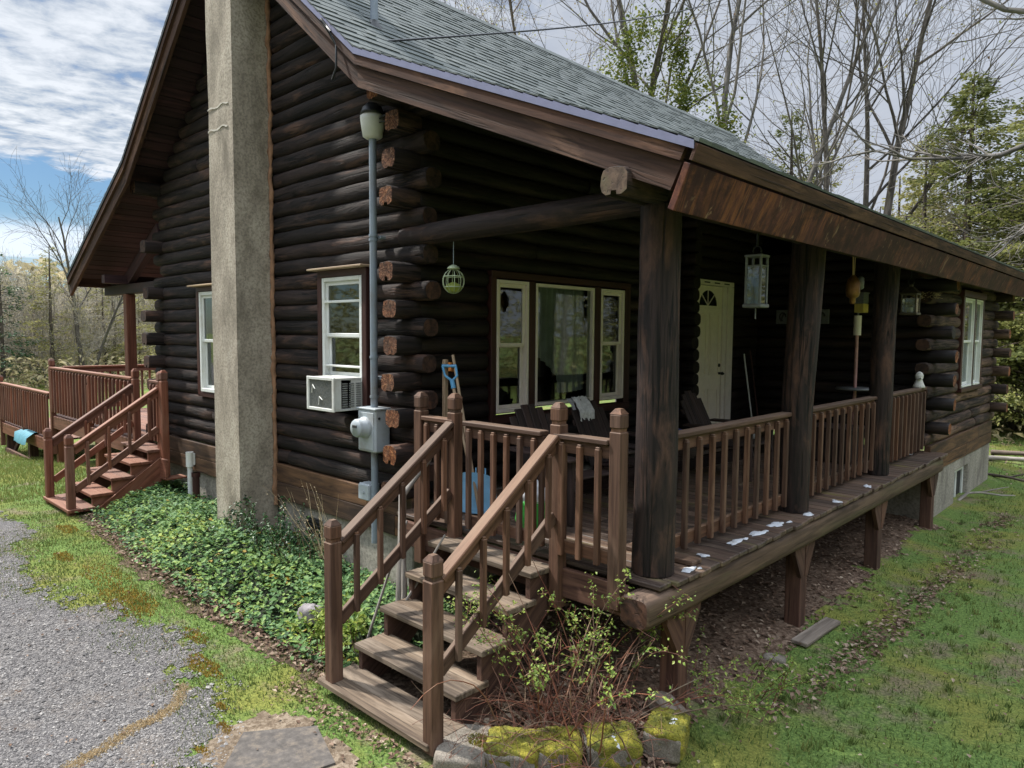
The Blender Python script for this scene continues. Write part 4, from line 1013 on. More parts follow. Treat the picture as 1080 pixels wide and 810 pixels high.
g=MB(); g.tube([(-4.35,4.22,.96),(-4.86,4.36,2.34)],.014,8); g.bar((-4.85,4.34,2.19),(-4.865,4.345,2.27),.09,.03,(.2,.2,1),1); tag(g.build('garden_tool',[M['palewood'],M['orange']]),'long handled garden tool with orange fitting leaning behind the blue shovel','tool')
g=MB(); g.box((-4.92,4.28,1.62),(-4.885,4.33,2.30),0,.006,'z'); tag(g.build('wooden_stake',[M['palewood']]),'flat wooden stake leaning at the log ends beside the blue grip','stake')
g=MB(); g.lathe((-3.83,4.32,DZ),[(.02,0),(.13,.01),(.15,.08),(.13,.2),(.14,.24)],14,0); g.lathe((-3.83,4.32,DZ+.23),[(.14,0),(.11,.09),(.06,.14),(.02,.18)],12,1); tag(g.build('sack',[M['green'],M['cushion']]),'plump green and white sack on the deck behind the gate','sack')
for (x,y,zt,l,mt_) in ((-5.0,10.55,2.25,'pale broom handle leaning right of the entry door','white'),(-4.98,10.72,2.3,'thin dark red handle leaning right of the pale broom','trimred')):
    g=MB(); g.tube([(x+.18,y+.02,DZ+.12),(x,y,zt)],.013,8); g.box((x+.1,y-.12,DZ),(x+.26,y+.14,DZ+.13),0,.02,'y'); tag(g.build('broom',[M[mt_]]),l,'broom','brooms by the door')
g=MB(); g.lathe((-2.575,10.66,1.856),[(.075,0),(.075,.02),(.06,.05),(.045,.09),(.038,.11),(.05,.13),(.052,.17),(.035,.20),(.012,.215)],14); g.tube([(-2.575,10.62,1.97),(-2.53,10.6,1.99)],.015,6); tag(g.build('figurine',[M['figurine']]),'small grey white figurine standing on the far railing cap','figurine')
for (x,y,s,l) in ((-2.95,10.15,1.0,'white plastic jug behind the far railing panel, nearer one'),(-2.93,10.42,.86,'smaller white plastic jug behind the far railing panel')):
    g=MB(); g.lathe((x,y,DZ),[(.09*s,0),(.11*s,.02),(.11*s,.25*s),(.09*s,.32*s),(.04*s,.37*s),(.04*s,.40*s),(.01,.41*s)],14); tag(g.build('jug',[M['white']]),l,'jug','white jugs at the far porch end')
g=MB(); g.box((-3.5,9.2,DZ),(-2.95,9.75,1.35),0,.02,'z'); g.box((-3.52,9.18,1.35),(-2.93,9.77,1.39),0,.01); tag(g.build('storage_box',[M['chairwood']]),'dark storage box on the deck behind the second railing panel','box')
g=MB(); g.tube([(-2.76,10.78,.958),(-2.70,10.70,.985),(-2.62,10.62,.965)],[.03,.05,.03],8); tag(g.build('rag',[M['snow']]),'small white rag under the far railing end','rag')
# branches propped by the front stairs
g=MB()
g.tube([(-4.42,3.86,1.80),(-4.46,3.74,1.50),(-4.55,3.62,1.30),(-4.50,3.50,1.24),(-4.46,3.46,.8),(-4.44,3.40,.02)],[.016,.02,.022,.03,.032,.036],8,0,jit=.12)
g.tube([(-4.47,3.48,.95),(-4.38,3.42,.5),(-4.36,3.38,.02)],[.018,.024,.028],7,0,jit=.12)
tag(g.build('driftwood_branch',[M['driftwood']]),'crooked grey branch standing behind the left stair handrail','branch')
g=MB(); g.tube([(-4.32,3.10,.15),(-4.20,3.40,.62),(-4.10,3.60,.98)],[.012,.012,.009],6,0,jit=.1); g.tube([(-4.42,3.05,.1),(-4.36,3.3,.8),(-4.34,3.42,1.08)],[.012,.01,.008],6,0,jit=.1); tag(g.build('driftwood_branch',[M['driftwood']]),'thin pale sticks leaning through the left stair rails','branch')
# snow patches
def blob(cx,cy,rx,ry,z,h,seed,rot=0):
    n=16; vs=[(cx,cy,z+h)];fs=[]
    c_,s_=math.cos(rot),math.sin(rot)
    for ring,(f,zz) in enumerate(((.55,h*.9),(.88,h*.55),(1.0,.001))):
        for k in range(n):
            a=2*math.pi*k/n; q=1+.9*nz(math.cos(a)*1.7+seed,math.sin(a)*1.7,seed)+.35*nz(math.cos(a)*4,math.sin(a)*4,seed)
            u,v=rx*f*q*math.cos(a),ry*f*q*math.sin(a); vs.append((cx+u*c_-v*s_,cy+u*s_+v*c_,z+zz))
    for k in range(n): fs.append((0,1+k,1+(k+1)%n))
    for r_ in range(2):
        for k in range(n): fs.append((1+r_*n+k,1+(r_+1)*n+k,1+(r_+1)*n+(k+1)%n,1+r_*n+(k+1)%n))
    return vs,fs
GS='melting snow patches on the deck edge'
for i,(x,y,rx,ry,l) in enumerate(((-2.365,4.27,.055,.11,'square melting snow patch at the foot of the near post'),(-2.45,4.62,.07,.035,'tiny snow patch beside the loose plank'),(-2.44,5.10,.06,.15,'first of three snow patches in a row past the plank'),(-2.42,5.45,.055,.15,'middle of three snow patches in a row on the deck edge'),(-2.43,5.84,.06,.17,'longest snow patch, just before the middle post'),(-2.37,6.36,.05,.07,'snow bit tucked against the middle log post'),(-2.36,7.05,.05,.06,'small snow dot between middle and far posts'),(-2.37,8.0,.05,.09,'thin snow streak before the farthest post'))):
    g=MB(); vs,fs=blob(x,y,rx*.75,ry*.62,DZ+.001,.012,i*3.7); g.add(vs,fs,0,True); vs,fs=blob(x+R.uniform(-.05,.05),y+ry*R.uniform(.75,1.0),rx*.3,ry*.22,DZ+.001,.008,i*5.1+2); g.add(vs,fs,0,True); tag(g.build('snow_patch',[M['snow']]),l,'snow',GS)
# ================================================================== GROUND
def gh(x,y):
    h=.18*sm(0,1,(-4.7-x)/3.2)-.09*sm(-3.0,-1.9,x)-.42*sm(0,1,(-12.6-x)/7.0)
    d=math.hypot(x+6,y-6); h+=.9*sm(24,80,d)+ .012*nz(x*.8,y*.8,1)
    return h
def axis_vals(lo,hi,step,far):
    v=[lo+i*step for i in range(int((hi-lo)/step)+1)]; a=[];s=step;p=lo
    while p>-far: s*=1.35; p-=s; a.append(p)
    b=[];s=step;p=v[-1]
    while p<far: s*=1.35; p+=s; b.append(p)
    return a[::-1]+v+b
def lawn_mat():
    t=NT('mossy_lawn'); p=t.pos()
    n1=t.noise(p,.9,6,.62,.3); n2=t.noise(p,3.2,6,.65,.2); n3=t.noise(p,45,5,.7); n4=t.noise(t.mapp(p,(1,1,1),(7,3,0)),1.7,6,.65)
    c=t.ramp(n3,[(.36,(.045,.078,.022)),(.5,(.105,.168,.042)),(.64,(.17,.24,.065))])
    c=t.mix(t.ramp(n1,[(.46,0.0),(.60,.85)]),c,t.ramp(n3,[(.36,(.105,.115,.026)),(.62,(.24,.235,.055))]))
    c=t.mix(t.ramp(n4,[(.525,0.0),(.63,.8)]),c,t.ramp(n3,[(.38,(.09,.07,.045)),(.62,(.24,.19,.135))]))
    t.col(c); t.rough(.95); t.p.inputs['Specular IOR Level'].default_value=.15; t.bump(t.math('ADD',n3,n2),.7,.03); return t.mat
def gravel_mat():
    t=NT('grey_gravel'); p=t.pos(); v=t.vor(p,75,'F1','Color'); d=t.vor(p,75); d2=t.vor(p,170); n=t.noise(p,1.1,6,.6)
    sp=t.n('ShaderNodeSeparateColor'); t.l(v,sp.inputs[0])
    c=t.ramp(sp.outputs[0],[(0,(.084,.079,.080)),(.45,(.168,.159,.157)),(.8,(.25,.237,.23)),(1,(.37,.35,.33))])
    c=t.mix(t.ramp(d2,[(.25,0.0),(.6,.5)]),c,(.045,.042,.045)); c=t.mix(t.ramp(t.noise(p,2.4,6,.7),[(.52,0.0),(.68,.45)]),c,(.20,.165,.135)); c=t.mix(t.ramp(n,[(.35,.35),(.6,0.0)]),c,(.11,.105,.11))
    t.col(c); t.rough(.92); t.p.inputs['Specular IOR Level'].default_value=.25; t.bump(t.math('ADD',t.math('MULTIPLY',d,-1.0),t.math('MULTIPLY',d2,-.5)),.8,.015); return t.mat
def soil_mat(name,c1,c2,c3):
    t=NT(name); p=t.pos(); n=t.noise(p,26,6,.7); n2=t.noise(p,2.5,5,.6); v=t.vor(p,34,'F1','Color'); sp=t.n('ShaderNodeSeparateColor'); t.l(v,sp.inputs[0])
    c=t.ramp(n,[(.37,c1),(.52,c2),(.66,c3)]); c=t.mix(t.ramp(sp.outputs[1],[(.72,0.0),(.8,.6)]),c,c3); c=t.mix(t.ramp(n2,[(.4,.45),(.6,0.0)]),c,c1)
    t.col(c); t.rough(.95); t.p.inputs['Specular IOR Level'].default_value=.15; t.bump(n,.9,.02); return t.mat
g=MB(); xs=axis_vals(-24,6,.35,330); ys=axis_vals(-4,26,.35,330); nx=len(xs)
vs=[(x,y,gh(x,y)) for y in ys for x in xs]; fs=[(j*nx+i,j*nx+i+1,(j+1)*nx+i+1,(j+1)*nx+i) for j in range(len(ys)-1) for i in range(nx-1)]
g.add(vs,fs,0,True); tag(g.build('lawn',[lawn_mat()]),kind='structure')
DE=[(-60,-14),(-30,-3),(-20,.2),(-14.5,1.35),(-11.39,1.93),(-10.4,2.08),(-9.5,2.0),(-8.71,1.72),(-7.61,1.66),(-6.91,1.77),(-6.36,2.1),(-5.8,2.3),(-5.5,2.2),(-5.2,2.05),(-4.8,2.08),(-4.43,1.88),(-4.14,1.66),(-3.1,1.0),(0,-1.5)]
def lerp_pts(P_,x):
    for (a,u),(b,w) in zip(P_,P_[1:]):
        if a<=x<=b: return u+(w-u)*(x-a)/(b-a)
    return P_[-1][1]
def drive(x,y): return lerp_pts(DE,x)-y+.20*nz(x*1.8,y*1.8,5)+.16*nz(x*6,y*6,9)+.13*nz(x*15,y*15,3)
def cells(name,mat,x0,x1,y0,y1,st,fn,dz,kind='structure'):
    g=MB(); idx={}; vs=[];fs=[]
    def vid(i,j):
        k=(i,j)
        if k not in idx:
            x=x0+i*st; y=y0+j*st; idx[k]=len(vs); vs.append((x+.3*st*nz(x*9,y*9,1),y+.3*st*nz(x*9,y*9,7),gh(x,y)+dz))
        return idx[k]
    for i in range(int((x1-x0)/st)):
        for j in range(int((y1-y0)/st)):
            if fn(x0+(i+.5)*st,y0+(j+.5)*st)>0: fs.append((vid(i,j),vid(i+1,j),vid(i+1,j+1),vid(i,j+1)))
    g.add(vs,fs,0,True); return tag(g.build(name,[mat]),kind=kind)
gm=gravel_mat()
cells('gravel_driveway',gm,-16,-1.5,-1.6,2.6,.05,drive,.006)
g=MB(); g.add([(-60,-14,gh(-60,-14)+.02),(-16,-14,gh(-16,-14)+.02),(-16,1.1,gh(-16,1.1)+.02),(-30,-3,gh(-30,-3)+.02)],[(0,1,2,3)]); g.add([(-16,-14,.12),(6,-14,.0),(6,-1.6,.0),(-16,-1.6,.1)],[(0,1,2,3)]); tag(g.build('gravel_driveway',[gm]),kind='structure')
def soilf(x,y): # litter covered earth below the porch
    e=-2.38+.22*nz(x*1.1,y*.9,2)+.18*nz(x*4,y*4,6)+.08*nz(x*14,y*14,6)
    return min(e-x, y-3.98+.1*nz(x*5,y*5,8), 11.05-y)
cells('bare_earth',soil_mat('reddish_earth',(.055,.036,.025),(.13,.085,.060),(.24,.175,.13)),-5.1,-1.2,3.7,11.1,.05,soilf,.004)
def bedf(x,y): return .48-math.hypot((x+2.72)*1.0,(y-3.38)*.85)+.18+.1*nz(x*5,y*5,3)
cells('planting_bed',soil_mat('leaf_litter_earth',(.035,.024,.018),(.10,.068,.048),(.22,.165,.12)),-3.3,-2.0,2.6,4.05,.04,bedf,.012)
IE=[(-10.7,3.3),(-10.09,2.95),(-8.71,2.80),(-7.63,2.70),(-7.03,2.70),(-6.4,2.73),(-5.8,2.79),(-5.32,2.87),(-4.9,2.86),(-4.28,2.95)]
def sandf(x,y):
    return min(.42-math.hypot((x+3.75)*.7,(y-2.05)*1.2)+.24*nz(x*3,y*3,4)+.1*nz(x*9,y*9,2),1)
cells('sandy_path',soil_mat('sandy_soil',(.095,.070,.048),(.185,.142,.102),(.30,.245,.185)),-5.3,-2.9,1.0,2.75,.03,sandf,.009)
cells('bare_earth',bpy.data.materials['leaf_litter_earth'],-4.34,-3.05,2.86,4.2,.05,lambda x,y:1,.011)
# strip of bare earth and old leaves along the ivy edge
def edgef(x,y):
    e=lerp_pts(IE,x); return .17-abs(y-(e-.06))+.12*nz(x*3,y*3,8)+.06*nz(x*12,y*12,2) if -10.7<x<-4.28 else -1
cells('bare_earth',bpy.data.materials['leaf_litter_earth'],-10.7,-4.2,2.0,3.6,.04,edgef,.005)

# ---- quick scatter helpers
def leaf_quad(mb,p,size,rng,rnd,flat=.5,fold=.25,asp=.62):
    a=rng.uniform(0,6.283); d=Vector((math.cos(a),math.sin(a),rng.uniform(-flat,flat))); d.normalize()
    w=Vector((-math.sin(a),math.cos(a),rng.uniform(-flat,flat)))*size*asp*.5
    p=Vector(p); tip=p+d*size; mid=p+d*size*.5; up=Vector((0,0,size*fold))
    b=len(mb.v)
    for q in (p,mid+w+up,tip,mid-w+up): mb.v.append((q.x,q.y,q.z)); mb.g.append((q.x,q.y,q.z)); mb.r.append(rnd)
    mb.f.append((b,b+1,b+2)); mb.f.append((b,b+2,b+3)); mb.m+= [0,0]; mb.s+=[False,False]
def blade(mb,x,y,z,h,w,rng,rnd,m=0):
    a=rng.uniform(0,6.283); lx,ly=math.cos(a)*w*.5,math.sin(a)*w*.5; t=rng.uniform(0,6.283); k=h*rng.uniform(.15,.7)
    b=len(mb.v)
    for q in ((x-lx,y-ly,z-.004),(x+lx,y+ly,z-.004),(x+math.cos(t)*k,y+math.sin(t)*k,z+h)): mb.v.append(q); mb.g.append(q); mb.r.append(rnd)
    mb.f.append((b,b+1,b+2)); mb.m.append(m); mb.s.append(False)
rg=random.Random(21)
# ---- grass
g=MB()
def ok_ground(x,y): # not inside the house or a bed
    if -11<x<-2.3 and 4.0<y<15.4: return False
    return True
n=0
while n<46000:                                   # right lawn, denser near the camera
    x=rg.uniform(-2.35,3.2); y=3.2+13.5*rg.random()**1.35
    if soilf(x,y)>.02*rg.random() and y<11.1: 
        if rg.random()<.96: n+=.05; continue
    dn=.62+.55*nz(x*.9,y*.9,11)+.5*nz(x*3.1,y*3.1,4)
    if rg.random()>dn: n+=.2; continue
    if x<-2.3 and y>11: continue
    yel=.25*nz(x*.7,y*.7,3)
    blade(g,x,y,gh(x,y),rg.uniform(.015,.05),rg.uniform(.006,.012),rg,min(1,max(0,rg.random()*.85+yel))); n+=1
for i in range(620):                             # taller tufts and weeds in the right lawn
    x=rg.uniform(-2.25,2.6); y=3.4+11*rg.random()**1.3
    if soilf(x,y)>-.05 and y<11.1: continue
    tone=rg.uniform(.1,.75); hh=rg.uniform(.03,.085); rr0=rg.uniform(.02,.06)
    for k in range(rg.randint(10,30)):
        a=rg.uniform(0,6.28); q=rr0*math.sqrt(rg.random()); blade(g,x+q*math.cos(a),y+q*math.sin(a),gh(x,y),hh*rg.uniform(.5,1.1),rg.uniform(.006,.011),rg,min(1,tone+rg.uniform(-.1,.2)))
n=0
while n<26000:                                   # strip between gravel and ivy
    x=rg.uniform(-11.5,-3.3); e=lerp_pts(IE,x) if x>-10.7 else 3.4; y=rg.uniform(1.3,e-.03)
    d_=drive(x,y)
    dn=.72-.9*max(0,d_+.02)*2.2+.9*nz(x*1.6,y*1.6,12)+.35*nz(x*5,y*5,1)-(.75 if sandf(x,y)>0 else 0)
    if rg.random()>dn: n+=.15; continue
    blade(g,x,y,gh(x,y)+.004,rg.uniform(.008,.032)*(1.5 if rg.random()<.06 else 1),rg.uniform(.006,.011),rg,min(1,rg.random()*.92+.35*max(0,nz(x*2,y*2,30)+.1))); n+=1
for i in range(24000):                           # left lawn
    x=-11.6-10.5*rg.random()**1.2; y=rg.uniform(1.7,4.6)
    if drive(x,y)>.05 or (x>-15.8 and y>3.8): continue
    blade(g,x,y,gh(x,y),rg.uniform(.03,.075),rg.uniform(.010,.018),rg,.45+.45*rg.random())
for i in range(9000):                            # far right lawn beyond the cabin
    x=rg.uniform(-8,4); y=15.6+9*rg.random()
    blade(g,x,y,gh(x,y),rg.uniform(.03,.09),rg.uniform(.012,.022),rg,.35+.6*rg.random())
tag(g.build('grass',[M['blade']]),kind='stuff')
# ---- orange moss cushions at the gravel edge
g=MB()
for (cx,cy,r,nn) in ((-7.45,2.22,.30,700),(-6.74,2.14,.26,900),(-6.68,2.26,.2,500),(-5.27,2.2,.15,700),(-5.78,2.36,.12,300),(-9.55,2.44,.18,400),(-8.4,2.1,.14,350),(-4.35,1.95,.06,200),(-4.2,1.75,.06,150),(-4.62,2.05,.05,120)):
    for i in range(nn):
        a=rg.uniform(0,6.28); q=r*math.sqrt(rg.random())*(1+.5*nz(math.cos(a)*2+cx,math.sin(a)*2+cy)); x=cx+1.5*q*math.cos(a); y=cy+.55*q*math.sin(a); blade(g,x,y,gh(x,y)+.004,rg.uniform(.006,.022),.012,rg,rg.random())
tag(g.build('orange_moss',[M['rust_moss']]),kind='stuff')
# ---- dry straw trail across the gravel
g=MB(); TR=[(-4.0,1.55-.28),(-4.55,1.45),(-4.87,1.62),(-5.0,1.78),(-5.0,1.95),(-4.92,2.1)]
TR=[(-4.58,1.12),(-4.65,1.34),(-4.76,1.53),(-4.78,1.70),(-4.86,1.85),(-5.08,1.99)]
for i in range(2600):
    k=rg.random()*(len(TR)-1); a=int(k); f=k-a; p0,p1=TR[a],TR[a+1]; x=p0[0]+(p1[0]-p0[0])*f+rg.gauss(0,.028); y=p0[1]+(p1[1]-p0[1])*f+rg.gauss(0,.022)
    blade(g,x,y,gh(x,y)+.008,rg.uniform(.004,.012),rg.uniform(.012,.03),rg,rg.random())
tag(g.build('straw_trail',[M['straw']]),kind='stuff')
# ---- loose stones of the gravel
g=MB(); O8=((1,0,0),(-1,0,0),(0,1,0),(0,-1,0),(0,0,1),(0,0,-1)); F8=((0,2,4),(2,1,4),(1,3,4),(3,0,4),(2,0,5),(1,2,5),(3,1,5),(0,3,5))
n=0
while n<26000:
    x=-3.4-6.5*rg.random()**1.5; y=rg.uniform(.4,2.45)
    if drive(x,y)<-.22*rg.random()**2: n+=.1; continue
    s=rg.uniform(.003,.008)*(2.2 if rg.random()<.03 else 1); z=gh(x,y)+.006; b=len(g.v); a=rg.uniform(0,6.28); ca,sa=math.cos(a),math.sin(a); rn=rg.random()
    for (u,v,w) in O8:
        k1=rg.uniform(.7,1.4); uu,vv,ww=u*s*k1*1.3,v*s*k1,w*s*.7; q=(x+uu*ca-vv*sa,y+uu*sa+vv*ca,z+ww+s*.3); g.v.append(q); g.g.append(q); g.r.append(rn)
    for f in F8: g.f.append(tuple(b+i for i in f)); g.m.append(0); g.s.append(False)
    n+=1
tag(g.build('gravel',[M['gravelstone']]),kind='stuff')
# ---- leaf litter
g=MB()
def litter(n,fx,sz=(.03,.065)):
    for i in range(n):
        x,y,dz=fx(); leaf_quad(g,(x,y,gh(x,y)+dz+rg.uniform(.004,.02)),rg.uniform(*sz),rg,rg.random(),.35,.18)
def f1():
    while True:
        x=rg.uniform(-4.6,-1.6); y=rg.uniform(4.0,11)
        if soilf(x,y)>-.12: return x,y,.004
litter(3600,f1)
LT=[(-1.96,4.71),(-1.84,5.88),(-1.83,6.45),(-1.8,7.04),(-1.81,7.86),(-1.75,8.58),(-1.75,9.47),(-1.82,11.55),(-1.75,12.53)]
def f2():
    k=rg.random()*(len(LT)-1); a=int(k); f=k-a; p,q=LT[a],LT[a+1]; c=.05+.10*max(0,nz(k*2.3,4)+.4)
    return p[0]+(q[0]-p[0])*f+rg.gauss(0,c),p[1]+(q[1]-p[1])*f+rg.gauss(0,.12),.012
litter(1100,f2)
def f3():
    x=rg.uniform(-10.6,-4.2); return x,lerp_pts(IE,x)-.05+rg.gauss(0,.085),.008
litter(2300,f3,(.025,.06))
def f4():
    a=rg.uniform(0,6.28); r=.62*math.sqrt(rg.random()); return -2.72+r*math.cos(a),3.38+r*math.sin(a)*1.1,.02
litter(1500,f4,(.04,.09))
def f5(): return rg.uniform(-4.6,-3.0),2.58-abs(rg.gauss(0,.10)),.01
litter(260,f5,(.02,.05))
def f6(): return rg.uniform(-2.3,2.5),rg.uniform(3.6,16),.012
litter(1300,f6,(.02,.05))
def f7(): return rg.uniform(-9,-3.2),rg.uniform(.9,2.3),.01
litter(160,f7,(.02,.04))
def f8(): return rg.uniform(-8,3),rg.uniform(15.8,21),.02
litter(900,f8,(.04,.1))
tag(g.build('leaf_litter',[M['deadleaf']]),kind='stuff')

# ---- ivy bed
def ivyh(x,y):
    e=lerp_pts(IE,x); d_=min(y-e,(x+10.75)*1.2,(-4.27-x)*1.3 if y<3.6 else 9)
    if d_<0: return -1
    return gh(x,y)+.04+.19*sm(0,.45,d_)*(1-.55*sm(.5,1.2,d_))+.07*nz(x*2.3,y*2.3,3)+.05*nz(x*5,y*5,8)
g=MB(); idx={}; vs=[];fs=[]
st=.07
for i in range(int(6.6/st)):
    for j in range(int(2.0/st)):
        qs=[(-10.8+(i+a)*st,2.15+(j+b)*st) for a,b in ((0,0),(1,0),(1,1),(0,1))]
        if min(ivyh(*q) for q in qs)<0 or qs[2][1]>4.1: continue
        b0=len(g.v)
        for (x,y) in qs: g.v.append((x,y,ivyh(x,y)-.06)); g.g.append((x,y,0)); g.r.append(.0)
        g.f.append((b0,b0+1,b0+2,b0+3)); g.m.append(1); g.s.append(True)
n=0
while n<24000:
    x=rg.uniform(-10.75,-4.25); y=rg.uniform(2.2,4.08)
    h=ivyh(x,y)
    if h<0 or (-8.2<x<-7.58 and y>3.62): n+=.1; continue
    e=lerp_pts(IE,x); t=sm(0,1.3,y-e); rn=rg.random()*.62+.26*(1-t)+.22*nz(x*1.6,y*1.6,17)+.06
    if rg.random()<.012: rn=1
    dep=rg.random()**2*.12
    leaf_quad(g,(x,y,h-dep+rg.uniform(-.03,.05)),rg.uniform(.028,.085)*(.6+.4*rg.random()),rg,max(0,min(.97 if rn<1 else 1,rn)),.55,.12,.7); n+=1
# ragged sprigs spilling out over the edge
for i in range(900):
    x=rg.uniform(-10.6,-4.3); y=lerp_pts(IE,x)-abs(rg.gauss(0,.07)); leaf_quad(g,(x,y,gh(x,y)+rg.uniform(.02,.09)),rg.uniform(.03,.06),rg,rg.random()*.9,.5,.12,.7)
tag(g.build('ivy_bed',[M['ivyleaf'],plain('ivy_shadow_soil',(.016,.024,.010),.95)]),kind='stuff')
# taller leafy sprigs and dry weeds by the wall
def sprig(mb,base,d,L,n,ls,rng,m_stem=0,m_leaf=1,r0=.006,lv=(.3,1.0),bend=.3):
    p=Vector(base); d=Vector(d).normalized(); pts=[p.copy()]; k=7
    for i in range(k):
        d=(d+Vector((rng.uniform(-bend,bend),rng.uniform(-bend,bend),rng.uniform(-bend,bend*.6)))*.45).normalized(); p=p+d*(L/k); pts.append(p.copy())
    mb.tube(pts,[r0*(1-.75*i/k) for i in range(k+1)],5,m_stem,False)
    f0=len(mb.m)
    for i in range(n):
        t=rng.uniform(*lv)*k; a=min(k-1,int(t)); q=pts[a].lerp(pts[a+1],t-a); leaf_quad(mb,q,rng.uniform(*ls),rng,rng.random(),.9,.15,.55)
    for i in range(f0,len(mb.m)): mb.m[i]=m_leaf
    return pts
sb=thing('garden_shrub','leafy green shrub sprigs standing taller than the ivy beside the chimney foot','shrub',(-7.0,3.6,.2))
g=MB(); 
for i in range(46): sprig(g,(rg.uniform(-7.5,-6.2),rg.uniform(3.3,3.95),.2),(rg.uniform(-.4,.4),rg.uniform(-.4,.3),1),rg.uniform(.3,.62),34,(.025,.05),rg,r0=.005)
g.build('sprigs',[M['cane'],M['bushgreen']],sb)
g=MB()
for i in range(26):
    sprig(g,(rg.uniform(-6.6,-5.9),rg.uniform(3.75,3.98),.25),(rg.uniform(-.5,.5),rg.uniform(-.4,.0),1),rg.uniform(.35,.95),5,(.01,.02),rg,0,0,r0=.0035)
tag(g.build('dry_weeds',[M['straw']]),'thin straw coloured dry weed stalks against the lower wall boards','weeds')
g=MB()
for i in range(30): sprig(g,(rg.uniform(-4.95,-4.45),rg.uniform(2.75,3.3),.12),(rg.uniform(-.5,.5),rg.uniform(-.5,.4),1),rg.uniform(.15,.36),26,(.03,.06),rg,r0=.004)
tag(g.build('low_plant',[M['cane'],M['budleaf']]),'yellow green low plant at the foot of the left stair newel','plant')

# ---- edging stones with moss caps
def rockmesh(c,size,rot,seed,m=0,grow=0.0,zmin=None,boxy=4.0,nu=26,nv=16,rough=.05):
    vs=[];fs=[]; cr,sr=math.cos(rot),math.sin(rot)
    for j in range(nv+1):
        th=math.pi*j/nv
        for i in range(nu):
            ph=2*math.pi*i/nu; d=Vector((math.sin(th)*math.cos(ph),math.sin(th)*math.sin(ph),math.cos(th)))
            k=(abs(d.x)**boxy+abs(d.y)**boxy+abs(d.z)**boxy)**(-1/boxy)
            q=k*(1+rough*nz(d.x*2+seed,d.y*2,d.z*2)+rough*.5*nz(d.x*6+seed,d.y*6,d.z*6)); 
            x,y,z=d.x*q*(size[0]/2+grow),d.y*q*(size[1]/2+grow),d.z*q*(size[2]/2+grow)
            if grow: 
                w=.012*nz(d.x*9+seed,d.y*9,d.z*9)+.01*nz(d.x*25+seed,d.y*25,d.z*9); z+=w
            vs.append((c[0]+x*cr-y*sr,c[1]+x*sr+y*cr,c[2]+z))
    for j in range(nv):
        for i in range(nu): fs.append((j*nu+i,(j+1)*nu+i,(j+1)*nu+(i+1)%nu,j*nu+(i+1)%nu))
    return vs,fs
GSN='mossy stones edging the planting bed'
for (x,y,sx,sy,sz,rot,moss,l) in ((-3.02,2.80,.30,.40,.16,.62,0,'flat grey edging stone touching the right stair newel'),(-2.80,2.98,.32,.27,.16,.62,1,'yellow mossy edging stone next to the grey flat stone'),(-2.62,3.18,.28,.25,.16,.75,1,'middle mossy edging stone, greenest of the row'),(-2.41,3.44,.32,.27,.17,.85,1,'large mossy edging stone with a white snow stripe'),(-2.24,3.80,.24,.31,.17,.35,2,'mossy edging block with snow on top nearest the lawn')):
    o=thing('edging_stone',l,'stone',(x,y,.06),GSN)
    g=MB(); vs,fs=rockmesh((x,y,.03),(sx,sy,sz),rot,x*7,boxy=11.0,nu=40,nv=24,rough=.035); g.add(vs,fs,0,True); g.build('stone',[M['stone']],o)
    if moss:
        g=MB(); vs,fs=rockmesh((x+.005,y+.01,.048),(sx*.95,sy*.95,sz*.95),rot,x*9,grow=.010,boxy=8.0,nu=44,nv=28,rough=.07); g.add(vs,fs,0,True)
        for i in range(700):
            q=vs[rg.randrange(len(vs))]
            if q[2]>.07: blade(g,q[0],q[1],q[2],rg.uniform(.006,.016),.010,rg,rg.random())
        g.build('moss_cap',[M['moss']],o)
    if l.find('snow')>0:
        g=MB(); cx_,cy_=(x+.05,y-.02) if moss==1 else (x+.03,y+.03); vs,fs=blob(cx_,cy_,.035 if moss==1 else .075,.10 if moss==1 else .055,.125,.012,x*5,.9); g.add(vs,fs,0,True); g.build('snow',[M['snow']],o)
    else:
        if not moss:
            g=MB()
            for i in range(500):
                a=rg.uniform(0,6.28);r=.06*math.sqrt(rg.random()); blade(g,x+.07+r*math.cos(a)*1.3,y+.06+r*math.sin(a),.112,rg.uniform(.005,.014),.011,rg,rg.random())
            g.build('moss_cap',[M['moss']],o)
g=MB(); g.obox((-2.38,4.05,.06),V(.75,-.5,.05).normalized(),V(.5,.75,0).normalized(),V(.75,-.5,.05).normalized().cross(V(.5,.75,0).normalized()),(.15,.075,.055),0,.012); tag(g.build('timber_block',[M['greyboard']]),'old grey timber block lying behind the mossy edging block','timber')
g=MB(); vs,fs=rockmesh((-3.0,2.72,-.06),(.24,.34,.16),.6,4,boxy=4); g.add(vs,fs,0,True); tag(g.build('edging_stone',[M['stone']]),'low stone half buried under the grey flat edging stone','stone',GSN)
o=None
g=MB(); vs,fs=rockmesh((-5.14,3.04,.22),(.20,.13,.16),.4,11,boxy=2.6,rough=.3); g.add(vs,fs,0,True); tag(g.build('rock',[plain('pale_rock',(.22,.20,.205),.85,var=.35,scale=18,bump=.6)]),'pale rounded rock poking out of the ivy left of the stair newel','rock')
